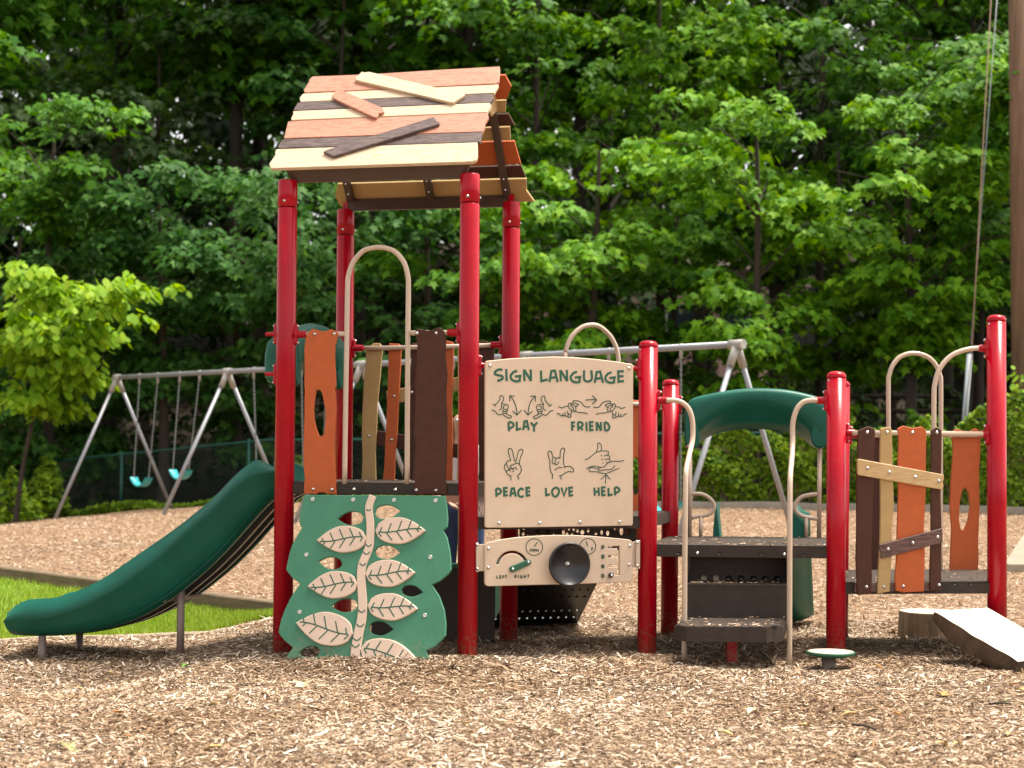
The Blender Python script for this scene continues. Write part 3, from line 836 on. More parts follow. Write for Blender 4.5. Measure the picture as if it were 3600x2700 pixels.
# ivy on the right fence
rg = np.random.default_rng(5)
n = 30000
x = -0.3 + 12 * rg.random(n)
top = 1.28 + 0.16 * np.sin(x * 1.7) + 0.12 * np.sin(x * 4.1 + 1) + 0.10 * np.sin(x * 9) + 0.45 * sstep(5.6, 7.6, x)
u = rg.random(n) ** 0.85
z = u * top
y = fence_y(x) - 0.05 - (0.26 * np.sin(np.pi * np.clip(u, .05, .95)) * (0.35 + .65 * rg.random(n)) + 0.10 * np.sin(x * 5 + z * 6)) * (rg.random(n) > .12)
hole = (np.sin(x * 6.3 + 2 * np.sin(z * 5)) * np.sin(z * 7.7 + x * 1.1)) > 0.80
k = ~hole; x, y, z = x[k], y[k], z[k]; n = len(x)
c = np.stack([x, y, gz(x, y) + z], -1)
o = np.stack([rg.normal(-.1, .5, n), -np.ones(n)], -1); o /= np.linalg.norm(o, axis=1, keepdims=True)
V = leaf_verts(c, o, np.clip(rg.normal(0.75, .45, n), -.4, 1.5), rg.normal(0, .7, n), 0.055 + 0.06 * rg.random(n), OVAL * np.array([1.25, 1]), rg)
iv = leaf_object('ivy', V, len(OVAL), LEAF_I)
tag(iv, 'dense bright green ivy hedge covering the right fence above the kerb', 'ivy')
m = MB()
for k in range(170):
    x0_ = -0.2 + 11.5 * rg.random(); y0_ = fence_y(x0_) - .12
    pth = []
    for j in range(6): pth.append((x0_ + rg.normal(0, .1) * j * .4, y0_ - .05 + rg.normal(0, .04), float(gz(x0_, y0_)) + .05 + .19 * j))
    m.tube(pth, .006, 4, caps=False)
m.build('stems', mat('ivy_stem', (0.13, 0.085, 0.05), .8), iv, recalc=False)
# leafy low growth along the left fence
def bush(name, cx, cy, rx, ry, h, n, size, leaf, label, cat, seed, tmpl=OVAL, kind=None, group=None):
    rg = np.random.default_rng(seed)
    a = rg.random(n) * 6.283; r_ = np.sqrt(rg.random(n))
    x = cx + rx * r_ * np.cos(a); y = cy + ry * r_ * np.sin(a)
    z = h * (1 - r_ ** 2) ** .5 * rg.random(n) ** .6 * (1 + .25 * np.sin(x * 7 + y * 3))
    c = np.stack([x, y, gz(x, y) + .03 + z], -1)
    o = np.stack([np.cos(a), np.sin(a) - .6], -1); o /= np.linalg.norm(o, axis=1, keepdims=True)
    V = leaf_verts(c, o, np.clip(rg.normal(.5, .4, n), -.4, 1.4), rg.normal(0, .6, n), size * (.6 + .8 * rg.random(n)), tmpl, rg)
    return tag(leaf_object(name, V, len(tmpl), leaf), label, cat, group, kind)
rg = np.random.default_rng(17)
n = 3600
x = -13 + 12 * rg.random(n); y = fence_y(x) - .1 - .55 * rg.random(n) ** 1.5
z = .02 + (.13 + .08 * np.sin(x * 2.3)) * rg.random(n)
c = np.stack([x, y, gz(x, y) + z], -1); o = np.stack([rg.normal(0, .6, n), -np.ones(n)], -1); o /= np.linalg.norm(o, axis=1, keepdims=True)
V = leaf_verts(c, o, np.clip(rg.normal(.4, .4, n), -.3, 1.3), rg.normal(0, .7, n), .06 + .07 * rg.random(n), OVAL, rg)
tag(leaf_object('ground_cover', V, len(OVAL), LEAF_I), 'low leafy ground cover at the foot of the left fence', 'ground cover', kind='stuff')
for i, (px, Y, rx, h, lf, lb) in enumerate([(0, 30.2, .8, .85, LEAF_I, 'low leafy bush at the left edge before the fence'), (150, 31.6, .5, 1.0, LEAF_I, 'thin upright bush against the left fence'), (1060, 31.5, .5, .8, LEAF_I, 'small bush behind the tower near the fence'), (3260, 27.4, .45, 1.9, LEAF_M, 'leafy shoots rising above the ivy beside the guy wire'), (3590, 26.2, .9, 1.9, LEAF_S, 'bright bush under the utility pole'), (2960, 27.6, .35, 1.75, LEAF_I, 'small leafy shoots above the ivy left of the plank wall'), (1900, 29.5, .7, 1.5, LEAF_M, 'bush behind the steering wheel panel')]):
    bush('bush', X(px, Y), Y, rx, rx * .7, h, 520, .14, lf, lb, 'bush', 60 + i, MAPLE if i in (1, 3) else OVAL, group='bushes along the fence')
# dark rustic rail fence in the trees
m = MB(); rf = empty('rail_fence', at(3100, 1500, 37), 'dark split rail fence in the shade behind the ivy', 'fence')
for yy_ in (1395, 1447):
    MB().tube([at(2850, yy_ + 2, 36.5), at(3130, yy_ - 2, 36.8), at(3420, yy_, 37), at(3640, yy_ + 3, 37)], .055, 8).build('rail', BARK, rf)
for px in (2870, 3140, 3400, 3630):
    a = at(px, 1375, 36.9); MB().tube([a, Vector((a.x, a.y, float(gz(a.x, a.y)) - .2))], .08, 8).build('post', BARK, rf)

# ------------------------------------------------------------------ pink house seen through the leaves
HX, HY = X(2290, 58), 58.0
hz0 = float(gz(HX, HY)) - .6
hs = empty('house', (HX, HY, hz0), 'pink house glimpsed through gaps in the trees', 'house')
PINK = mat('pink_render', (0.62, 0.40, 0.34), .8, .08, 2)
m = MB(); m.box((HX, HY + 4, hz0 + 2.6), 8.4, 8, 5.2)
m.add([(HX - 4.2, HY, hz0 + 5.2), (HX - 4.2, HY + 8, hz0 + 5.2), (HX - 4.2, HY + 4, hz0 + 7.4)], [(0, 1, 2)])
m.add([(HX + 4.2, HY, hz0 + 5.2), (HX + 4.2, HY + 8, hz0 + 5.2), (HX + 4.2, HY + 4, hz0 + 7.4)], [(0, 1, 2)])
m.build('wall', PINK, hs)
m = MB()
for sg in (-1, 1):
    a = [(HX - 4.6, HY + 4 + sg * 4.4, hz0 + 4.98), (HX + 4.6, HY + 4 + sg * 4.4, hz0 + 4.98), (HX + 4.6, HY + 4, hz0 + 7.45), (HX - 4.6, HY + 4, hz0 + 7.45)]
    m.add(a + [(p[0], p[1], p[2] + .15) for p in a], [(0, 1, 2, 3), (4, 5, 6, 7), (0, 1, 5, 4), (1, 2, 6, 5), (2, 3, 7, 6), (3, 0, 4, 7)])
m.build('roof', mat('brown_shingle', (0.07, 0.052, 0.04), .9), hs, recalc=False)
for wx in (-3, -1, 1, 3):
    wf = MB().box((HX + wx, HY - .02, hz0 + 3.2), 1.1, .1, 1.4).build('window', mat('white_frame', (.7, .68, .64), .5) if 'white_frame' not in MATS else MATS['white_frame'], hs)
    MB().box((HX + wx, HY - .075, hz0 + 3.2), .9, .02, 1.2).build('pane', mat('window_glass', (.03, .04, .05), .08) if 'window_glass' not in MATS else MATS['window_glass'], wf)

# ------------------------------------------------------------------ utility pole and guy wire
pb = at(3595, 1600, 26.9)
up_ = empty('utility_pole', (pb.x, pb.y, float(gz(pb.x, pb.y))), 'tall brown wooden utility pole at the right edge', 'pole')
POLEW = mat('brown_pole_wood', (0.17, 0.10, 0.06), .9, .35, 3, .5, 40, stretch=(4, 4, .35))
MB().tube([(pb.x, pb.y, float(gz(pb.x, pb.y)) - .3), (pb.x - .02, pb.y, 6), (pb.x - .05, pb.y, 15)], [.165, .155, .14], 18).build('shaft', POLEW, up_)
MB().tube([(pb.x + .1, pb.y - .19, float(gz(pb.x, pb.y))), (pb.x + .08, pb.y - .165, 12)], .018, 8).build('conduit', mat('dark_conduit', (.06, .055, .05), .5), up_)
MB().box((pb.x - .05, pb.y, 14.2), 2.4, .12, .12).build('crossarm', POLEW, up_)
g0_, g1_ = at(3381, 1640, 26.3), at(3530, -330, 26.3)
gw = empty('guy_wire', Vector((g0_.x, g0_.y, float(gz(g0_.x, g0_.y)))), 'thin slanting guy wire with a pale plastic guard left of the utility pole', 'guy wire')
MB().tube([g0_, g1_], .007, 6).build('wire', GALV, gw)
MB().tube([at(3379, 1640, 26.27), at(3409, 1245, 26.27)], .045, 12).build('wire_guard', mat('pale_guard_plastic', (.42, .47, .5), .45, .1), gw)
MB().tube([at(3375, 1640, 26.1), at(3416, 1240, 26.1), at(3502, -330, 26.1)], .009, 6).build('wire', mat('rusty_wire', (.24, .15, .1), .8), gw)

# ------------------------------------------------------------------ swings
SL, SR = at(412, 1327, 28.6), at(2590, 1211, 18.6)
sd_ = (SR - SL); sdir = Vector((sd_.x, sd_.y, 0)).normalized(); sper = Vector((-sdir.y, sdir.x, 0))
mid_ = SL.lerp(SR, .5)
sw = empty('swing_set', (mid_.x, mid_.y, float(gz(mid_.x, mid_.y))), 'long grey galvanised swing frame with five slanting leg pairs behind the play structure', 'swing frame')
MB().tube([SL - sdir * .06, SL.lerp(SR, .33), SL.lerp(SR, .66), SR + sdir * .06], .039, 14).build('top_beam', GALV, sw)
for t_ in (0, .25, .5, .75, 1):
    a = SL.lerp(SR, t_)
    MB().tube([a - sdir * .1, a + sdir * .1], .056, 14).tube([a, a - sper * .12 + Vector((0, 0, -.25))], .046, 12).tube([a, a + sper * .12 + Vector((0, 0, -.25))], .046, 12).build('leg_fitting', CAST, sw)
    for sg in (-1, 1):
        f_ = a + sper * (1.18 * sg); f_.z = float(gz(f_.x, f_.y)) - .1
        MB().tube([a + (f_ - a) * .06, f_], .031, 12).build('leg', GALV, sw)
CHAINM = mat('swing_chain_steel', (.17, .18, .175), .45, .2, 40, metal=.7)
SEAT = mat('turquoise_swing_seat', (0.03, 0.33, 0.36), .45, .1)
def beam_t(px):
    lo, hi = 0., 1.
    for _ in range(40):
        mm = (lo + hi) / 2
        if proj(SL.lerp(SR, mm))[0] < px: lo = mm
        else: hi = mm
    return lo
def chain(a, b, parent):
    n_ = max(2, int((b - a).length / .03)); m = MB()
    m.tube([a.lerp(b, k / n_) for k in range(n_ + 1)], [(.016 if k % 2 else .007) for k in range(n_ + 1)], 6, caps=False)
    return m.build('chain', CHAINM, parent, recalc=False)
def swing(pa, pb_, seat_h, label, push=0.0):
    ta, tb = beam_t(pa), beam_t(pb_)
    A, B = SL.lerp(SR, ta), SL.lerp(SR, tb)
    mid = (A + B) / 2; g_ = float(gz(mid.x, mid.y))
    root = empty('swing', (mid.x, mid.y, g_ + seat_h), label, 'swing', 'swings on the grey frame')
    off = sper * push
    a2 = Vector((A.x, A.y, g_ + seat_h + .12)) + off; b2 = Vector((B.x, B.y, g_ + seat_h + .12)) + off
    ctr = (a2 + b2) / 2; hw = min(.24, (b2 - a2).length / 2); d = (b2 - a2).normalized()
    a2 = ctr - d * hw; b2 = ctr + d * hw
    for top, bot in ((A, a2), (B, b2)):
        chain(top - Vector((0, 0, .05)), bot, root)
        MB().tube([top + Vector((0, 0, .045)), top - Vector((0, 0, .13))], .022, 8).build('hanger', CAST, root)
    rows = []
    for i in range(13):
        u = i / 12 * 2 - 1
        z_ = -.14 * (1 - u * u) ** .8
        c_ = ctr + d * (hw * u) + Vector((0, 0, z_))
        rows.append([c_ - sper * .075, c_ + sper * .075, c_ + sper * .075 - Vector((0, 0, .02)), c_ - sper * .075 - Vector((0, 0, .02))])
    MB().grid(rows, closed=True).build('seat', SEAT, root)
swing(491, 555, .50, 'turquoise belt swing hanging leftmost on the grey frame', -.11)
swing(632, 702, .53, 'turquoise belt swing second from the left, beside the second leg pair', -.14)
swing(892, 985, .5, 'belt swing hanging behind the slide hood on the left tower side')
swing(1060, 1150, .5, 'belt swing hanging behind the left red tower posts')
swing(1480, 1594, .5, 'belt swing hanging behind the brown front plank of the tower')
swing(2015, 2140, .45, 'belt swing hanging behind the sign panel')
swing(2290, 2394, .45, 'belt swing hanging behind the short red post right of the sign')

# ------------------------------------------------------------------ wooden ramp at the right edge
rp_ = empty('wooden_ramp', at(3640, 1990, 17.6), 'pale wooden ramp with a timber front at the right edge', 'ramp')
RAMPW = mat('pale_ramp_wood', (.27, .225, .165), .8, .25, 3, .4, 50, stretch=(1, 8, 1))
a = at(3528, 1978, 17.4); a.z = float(gz(a.x, a.y)) + .06
mm = MB(); mm.add([a, a + Vector((1.6, 0, 0)), a + Vector((2.4, 2.2, .35)), a + Vector((.98, 2.2, .35)), a - Vector((0, 0, .05)), a + Vector((1.6, 0, -.05)), a + Vector((2.4, 2.2, .29)), a + Vector((.98, 2.2, .29))], [(0, 1, 2, 3), (7, 6, 5, 4), (0, 4, 5, 1), (1, 5, 6, 2), (2, 6, 7, 3), (3, 7, 4, 0)])
mm.build('board', RAMPW, rp_)
MB().box(a + Vector((.87, -.06, -.06)), 1.72, .1, .16, bev=.012).build('front_timber', RAMPW, rp_)
# ------------------------------------------------------------------ play structure
ps = empty('play_structure', (0.9, 11.2, 0.0), 'red post climbing frame with wooden plank roof, green slide, sign language panel and brown decks', 'play structure')
YD = {'FL': 10.707, 'RL': 11.906, 'FR': 10.447, 'RR': 11.646, 'P5': 10.829, 'P6': 12.027, 'P7': 10.738, 'P8': 11.936, 'P9': 10.883, 'P10': 12.07}
PX = {'FL': ((1010.7, 729.2), (993, 2320)), 'RL': ((1214.9, 826.8), (1203, 2268)), 'FR': ((1651.8, 713.7), (1642.4, 2315)), 'RR': ((1797.5, 801.4), (1787.7, 2268)),
      'P5': ((2279.3, 1219.8), (2274.6, 2280)), 'P6': ((2358, 1353.6), (2352.6, 2226)), 'P7': ((2940.5, 1327.9), (2938.2, 2310)), 'P8': ((2957.5, 1357), (2951, 2241)),
      'P9': ((3502.7, 1129), (3505.6, 2170)), 'P10': ((3503, 1330), (3505, 2180))}
PR = 0.0635
PT, PB = {}, {}
for k, ((tx, ty), (bx, by)) in PX.items():
    PT[k] = at(tx, ty, YD[k]); b_ = at(bx, by, YD[k]); PB[k] = b_
    d = (b_ - PT[k]); e = PT[k] + d * ((PT[k].z + 0.15) / -d.z)
    m = MB()
    if k in ('FL', 'RL', 'FR', 'RR'):
        up_d = -d.normalized()
        m.tube([e, PT[k] - up_d * .012, PT[k] - up_d * .003], [PR, PR, PR - .006], 40)
        post = m.build('tall_post', RED, ps)
        m = MB(); top_px = {'FL': 634, 'RL': 737, 'FR': 612, 'RR': 710}[k]
        tz = at(tx, top_px, YD[k]).z
        c0 = PT[k] + up_d * .002; c1 = PT[k] + up_d * (tz - PT[k].z)
        m.tube([c0, c0 + up_d * .004, c1 - up_d * .006, c1], [PR - .004, PR, PR, PR - .006], 40)
        m.build('post_sleeve', RED, post)
        Mx = Matrix.Rotation(R(90), 4, 'X')
        for a_ in (-12, 100):
            q = PT[k] + up_d * .035 + Vector((math.sin(R(a_)), -math.cos(R(a_)), 0)) * PR
            put(bpy.data.objects.new('screw', BOLT), post, Matrix.Translation(q) @ Matrix.Rotation(R(a_), 4, 'Z') @ Mx @ Matrix.Scale(.8, 4))
    else:
        up_d = -d.normalized()
        m.tube([e, PT[k]], PR - .001, 40)
        post = m.build('short_post', RED, ps)
        M4 = Matrix.Translation(PT[k]) @ Vector((0, 0, 1)).rotation_difference(up_d).to_matrix().to_4x4()
        m = MB(); m.lathe([(PR, 0.0), (PR + .001, .004), (PR + .0005, .012), (PR - .004, .024), (PR - .014, .034), (PR - .032, .041), (0.0, .044)], 40, M4)
        m.build('post_cap', RED, post)
        Mx = Matrix.Rotation(R(90), 4, 'X')
        for a_ in (8, -62):
            q = PT[k] - up_d * .02 + Vector((math.sin(R(a_)), -math.cos(R(a_)), 0)) * PR
            put(bpy.data.objects.new('screw', BOLT), post, Matrix.Translation(q) @ Matrix.Rotation(R(a_), 4, 'Z') @ Mx @ Matrix.Scale(.6, 4))
def G2(k, z=0):  # post axis at height z
    a, b = PT[k], PB[k]; t_ = (a.z - z) / (a.z - b.z); p = a.lerp(b, t_); p.z = z; return p
def wallplane(a, b, z=0, fwd=0.0):
    A, B = G2(a, z), G2(b, z)
    U = (B - A); U.z = 0; U.normalize()
    pl = Plane(A, U)
    return pl.shift(fwd)
front = wallplane('FL', 'FR', 1.1, .035)
rear = wallplane('RL', 'RR', 1.1, -.02)
signp = wallplane('FR', 'P5', 1.0, .05)
rear2 = wallplane('RR', 'P6', .9, -.02)
front3 = wallplane('P5', 'P7', .7, .03)
rear3 = wallplane('P6', 'P8', .7, 0)
front4 = wallplane('P7', 'P9', .5, .06)
rear4 = wallplane('P8', 'P10', .5, -.02)
def bar(name, pl, px, r, parent, material=TANM, smooth=0, off=0.0, seg=16):
    pts = [pl.pt(p[0], p[1], off) for p in px]
    if smooth: pts = smooth_line(pts, smooth)
    return MB().tube(pts, r, seg).build(name, material, parent)

# decks -------------------------------------------------------------
def deck(corners, z, name, edge=.074):
    c = [G2(k, z) for k in corners]
    ctr = sum(c, Vector()) / 4
    m = MB(); n_ = len(c)
    q = [p + (p - ctr).normalized() * .02 for p in c]
    top = [(p.x, p.y, z) for p in q]; tin = top
    o = len(m.v)
    m.add(top + [(p[0], p[1], z - edge) for p in top], [(0, 1, 2, 3), (7, 6, 5, 4)] + [(i, (i + 1) % 4, 4 + (i + 1) % 4, 4 + i) for i in range(4)])
    me = m.mesh(name)
    bm = bmesh.new(); bm.from_mesh(me)
    bmesh.ops.bevel(bm, geom=[e_ for e_ in bm.edges if all(abs(v.co.z - z) < 1e-5 for v in e_.verts)], offset=.008, segments=2, affect='EDGES')
    bm.to_mesh(me); bm.free()
    me.materials.append(DECK)
    d_ = put(bpy.data.objects.new(name, me), ps)
    i2 = [Vector((p.x, p.y, z + .0025)).lerp(Vector((ctr.x, ctr.y, z + .0025)), .03) for p in q]
    MB().add(i2, [(0, 1, 2, 3)]).build('worn_tread', DECKTOP, d_, recalc=False)
    return d_
deck1 = deck(['FL', 'FR', 'RR', 'RL'], 1.118, 'deck')
deck2 = deck(['FR', 'P5', 'P6', 'RR'], .905, 'deck')
deck3 = deck(['P5', 'P7', 'P8', 'P6'], .722, 'deck')
deck4 = deck(['P7', 'P9', 'P10', 'P8'], .492, 'deck')
z4 = Z(900, 1600, 2.07333); z3 = Z(900, 800, 1.84333); z2 = Z(900, 200, 2.212); z5 = Z(1650, 1100, 2.0743); z6 = Z(1600, 1750, 2.765); z7 = Z(2200, 1200, 1.3825); z8 = Z(2850, 1050, 1.2293)
bolts(z4([(713, 250), (1015, 253)]), front.shift(.0), deck1, off=.012)
d3f = front3.shift(-.005)
for px in z7([(255, 1029), (457, 1032), (662, 1034), (868, 1038)]):
    P_ = d3f.pt(*px); Mo = d3f.M(); Mo.translation = P_
    m = MB(); m.lathe([(0, .0), (.0115, .0), (.0115, .001)], 14); o_ = m.mesh('slot_hole'); o_.materials.append(BLACKP)
    put(bpy.data.objects.new('slot_hole', o_), deck3, Mo @ Matrix.Diagonal((1.15, .75, 1, 1)))
bolts(z7([(347, 1031), (770, 1037)]), d3f, deck3, off=.0)
d4f = wallplane('P7', 'P9', .45, .021)
for px in z8([(622, 1232), (693, 1232)]):
    P_ = d4f.pt(*px); Mo = d4f.M(); Mo.translation = P_
    put(bpy.data.objects.new('slot_hole', o_), deck4, Mo @ Matrix.Diagonal((1.15, .75, 1, 1)))

# riser between the tower deck and the second deck, with leaf shaped slots
rz = wallplane('FR', 'RR', 1.0, -.01)
def plrect(pl, u0, u1, v0, v1): return [Vector((u0, v0)), Vector((u1, v0)), Vector((u1, v1)), Vector((u0, v1))]
def lens(cu, cv, a_, l_, w_, n_=10):
    pts = []
    for i in range(n_):
        t_ = i / n_ * 2 * math.pi
        x_, y_ = l_ * math.cos(t_), w_ * math.sin(t_)
        pts.append(Vector((cu + x_ * math.cos(a_) - y_ * math.sin(a_), cv + x_ * math.sin(a_) + y_ * math.cos(a_))))
    return pts
random.seed(4)
hl = []
for k in range(14):
    hl.append(lens(.12 + .075 * k, -.05 - .045 * (k % 3), R(100 + 10 * (k % 4)), .026, .009))
me = slab_mesh('riser_panel', [plrect(rz, .07, 1.15, -.165, .04)] + hl, .012, .002)
me.materials.append(mat('taupe_riser', (.27, .20, .165), .5)); put(bpy.data.objects.new('riser_panel', me), ps, rz.M())
# clamps ------------------------------------------------------------
def clamp(k, z, dirv, parent, ln=.075, rod=.024):
    """red post clamp with a socket pointing along dirv"""
    dirv = Vector(dirv); dirv.z = 0; dirv.normalize()
    c = G2(k, z) + dirv * PR
    Mr = Matrix((( -dirv.y, 0, dirv.x, 0), (dirv.x, 0, dirv.y, 0), (0, 1, 0, 0), (0, 0, 0, 1)))
    m = MB(); bm = bmesh.new()
    pts = []
    for i in range(24):
        a_ = 2 * math.pi * i / 24
        pts.append(Vector((.019 * math.cos(a_), .019 * math.sin(a_) + (.05 if math.sin(a_) > 0 else -.05))))
    bm.free()
    me = slab_mesh('post_clamp', [pts], .024, .004)
    me.transform(Matrix.Translation((0, 0, .016)))
    b2 = bmesh.new(); b2.from_mesh(me)
    mb = MB(); mb.lathe([(rod + .004, .0), (rod + .001, .016), (rod - .001, ln), (rod - .004, ln + .002), (0.0, ln + .002)], 20)
    m2 = mb.mesh('t'); b2.from_mesh(m2); b2.to_mesh(me); b2.free()
    for p in me.polygons: p.use_smooth = False
    me.materials.append(RED)
    Mo = Matrix.Translation(c) @ Mr
    o = put(bpy.data.objects.new('post_clamp', me), parent, Mo)
    for sg in (-1, 1):
        put(bpy.data.objects.new('bolt', BOLT), o, Mo @ Matrix.Translation((0, .054 * sg, .016)) @ Matrix.Scale(.85, 4))
    return o
def zat(pl, px, py): return pl.pt(px, py).z
# tower front wall: arch, rails, two planks -------------------------
fw_ = wallplane('FL', 'FR', 1.1, .0)
rz_ = zat(fw_, *z3([(300, 692)])[0])
bar('arch_bar', fw_, z3([(574, 1662), (580, 1200), (590, 600), (594, 380), (600, 310), (630, 225), (690, 155), (745, 134), (795, 128), (845, 134), (905, 160), (960, 228), (984, 315), (988, 400), (984, 700), (981, 1200), (979, 1662)]), .0165, ps, smooth=4)
bar('guard_rail', fw_, z3([(285, 692), (584, 689)]), .0165, ps)
bar('guard_rail', fw_, z3([(986, 683), (1280, 681)]), .0165, ps)
eF = fw_.U
clamp('FL', rz_, eF, ps); clamp('FR', zat(fw_, *z3([(1280, 681)])[0]), -eF, ps)
pk = slab('front_plank', [[p for p in z3([(335, 682), (366, 655), (430, 672), (445, 672), (485, 658), (523, 672), (528, 692), (518, 740), (510, 762), (508, 830), (512, 930), (516, 1000), (516, 1036), (508, 1038), (513, 1090), (519, 1180), (512, 1290), (505, 1380), (507, 1490), (514, 1600), (517, 1655)])] + z4([(580, 225), (583, 286), (520, 286), (500, 274), (455, 274), (440, 286), (348, 284), (350, 200)]) + z3([(316, 1640), (309, 1560), (306, 1450), (309, 1330), (313, 1200), (312, 1120), (315, 1060), (311, 1000), (315, 920), (312, 790), (318, 730)]),
     z3([(405, 1052), (388, 1056), (380, 1100), (371, 1180), (375, 1240), (388, 1300), (405, 1347), (425, 1355), (438, 1340), (447, 1280), (452, 1200), (440, 1130), (427, 1070), (415, 1054)])], front, .019, ORANGE, ps, .0035, label='orange front plank with an oval hole')
bolts(z3([(379, 690), (506, 689)]) + z4([(415, 249), (553, 251)]), front, pk)
pk = slab('front_plank', [z3([(1030, 690), (1030, 675), (1047, 652), (1075, 660), (1110, 668), (1145, 662), (1188, 645), (1217, 672), (1221, 690), (1228, 720), (1226, 850), (1238, 950), (1231, 1050), (1230, 1130), (1237, 1230), (1235, 1400), (1230, 1550), (1226, 1640)]) + z4([(1386, 200), (1383, 291), (1300, 286), (1285, 292), (1240, 284), (1215, 292), (1148, 290), (1152, 215)]) + z3([(1028, 1640), (1030, 1500), (1033, 1350), (1025, 1260), (1030, 1200), (1035, 1100), (1030, 1000), (1040, 900), (1045, 745)])], front, .019, BROWN, ps, .0035, label='dark brown front plank')
bolts(z3([(1043, 685), (1167, 684)]) + z4([(1167, 256), (1310, 258)]), front, pk)
# rear wall of the tower
bar('guard_rail', rear, z3([(668, 783), (1100, 775), (1575, 762)]), .0165, ps)
rr_ = zat(rear, *z3([(668, 783)])[0]); clamp('RL', rr_, rear.U, ps); clamp('RR', zat(rear, *z3([(1550, 762)])[0]), -rear.U, ps)
rb = rear.shift(-.018)
def rplank(pts, m_, lb=None): return slab('rear_plank', [pts], rb, .019, m_, ps, .0035, label=lb)
rplank(z3([(712, 790), (755, 752), (770, 748), (800, 750), (816, 766), (818, 800), (810, 870), (805, 950), (795, 1040), (790, 1100), (785, 1150), (781, 1300), (772, 1450), (776, 1656), (682, 1656), (690, 1500), (685, 1350), (690, 1150), (700, 980), (711, 870)]), OLIVE, 'tan rear plank')
rplank(z3([(858, 790), (862, 750), (925, 753), (940, 768), (939, 820), (935, 920), (925, 1080), (915, 1300), (900, 1500), (895, 1656), (819, 1656), (832, 1540), (836, 1400), (842, 1290), (846, 1190), (851, 1090), (855, 950)]), ORANGE, 'orange rear plank')
rplank(z3([(1003, 790), (1010, 748), (1045, 748), (1047, 900), (1032, 1200), (1024, 1400), (1021, 1656), (948, 1656), (965, 1400), (985, 1200), (1000, 1090), (1006, 950)]), BROWN, 'narrow brown rear plank')
rplank(z3([(1190, 790), (1195, 745), (1235, 732), (1278, 742), (1279, 800), (1272, 1000), (1268, 1180), (1273, 1300), (1270, 1656), (1195, 1656), (1200, 1200)]), ORANGE, 'orange rear plank behind the brown front plank')
rplank(z3([(1305, 790), (1340, 748), (1370, 750), (1370, 1656), (1300, 1656), (1310, 1300)]), OLIVE, 'tan rear plank behind the red post')
rplank(z3([(1445, 770), (1450, 738), (1470, 731), (1541, 748), (1541, 800), (1535, 1200), (1540, 1690), (1446, 1690), (1440, 1200)]), BROWN, 'wide brown rear plank beside the sign')
rc_ = rear.shift(-.040)
bt = slab('cross_batten', [z3([(845, 1060), (1330, 965), (1340, 1050), (850, 1150)])], rc_, .018, OLIVE, ps)
bt2 = slab('cross_batten', [z3([(770, 1312), (1330, 1405), (1335, 1500), (770, 1408)])], rc_, .018, BROWN, ps)
bolts(z3([(894, 1092), (1010, 1068), (730, 1350), (879, 1375), (1150, 1420)]), rb, bt, off=.0)

# vine climber panel ------------------------------------------------
vt = wallplane('FL', 'FR', 1.09, .10)
Vdir = Vector((0, 0, 1)) - vt.N * (0.27 / 1.09)
vine = Plane(vt.O, vt.U, Vdir)
def leafpx(tip, rnd, hw, n_=13, mid=.52):
    tip = Vector(tip); rnd = Vector(rnd); ax = rnd - tip; L_ = ax.length; ax.normalize(); pe = Vector((-ax.y, ax.x))
    up, dn = [], []
    for i in range(n_ + 1):
        t_ = i / n_
        if t_ < mid:
            s_ = (mid - t_) / mid; w_ = hw * (1 - s_ ** 1.7)
        else:
            s_ = (t_ - mid) / (1 - mid); w_ = hw * math.sqrt(max(0, 1 - s_ ** 2.3))
        up.append(tip + ax * (L_ * t_) + pe * w_); dn.append(tip + ax * (L_ * t_) - pe * w_)
    return [tuple(p) for p in up + dn[-2:0:-1]]
outl = [(352, 289), (330, 380), (318, 430), (314, 470), (315, 500), (333, 528), (303, 580), (262, 655), (240, 725), (218, 830), (228, 850), (262, 893), (322, 936), (290, 980), (250, 1042), (207, 1130), (182, 1200), (162, 1290), (178, 1318), (215, 1360), (268, 1404), (240, 1440), (215, 1490), (195, 1545), (175, 1640), (1300, 1640), (1275, 1520), (1256, 1470), (1238, 1425), (1300, 1396), (1345, 1355), (1380, 1315), (1384, 1230), (1372, 1130), (1335, 1025), (1283, 945), (1340, 916), (1400, 866), (1421, 835), (1420, 760), (1410, 680), (1392, 600), (1365, 549), (1394, 520), (1398, 460), (1392, 380), (1377, 296)]
holes = [((595, 465), (783, 455), 50), ((1050, 405), (863, 420), 52), ((455, 775), (627, 795), 45), ((1050, 710), (865, 703), 50), ((548, 1100), (740, 1090), 50), ((1215, 1000), (1058, 980), 42), ((1000, 1270), (820, 1255), 52), ((308, 1445), (468, 1425), 42)]
vp = slab('vine_panel', [z4(outl)] + [z4(leafpx(*h)) for h in holes], vine, .02, GREENP, ps, .004, label='green climbing panel with tan vine and leaves')
lvs = [((440, 620), (803, 605), 98, 1), ((1235, 548), (868, 550), 98, -1), ((373, 955), (738, 935), 100, 1), ((1160, 855), (795, 865), 100, -1), ((1178, 1118), (812, 1095), 100, -1), ((288, 1222), (705, 1300), 122, -1), ((1183, 1500), (758, 1412), 112, 1)]
vl = vine.shift(.0165)
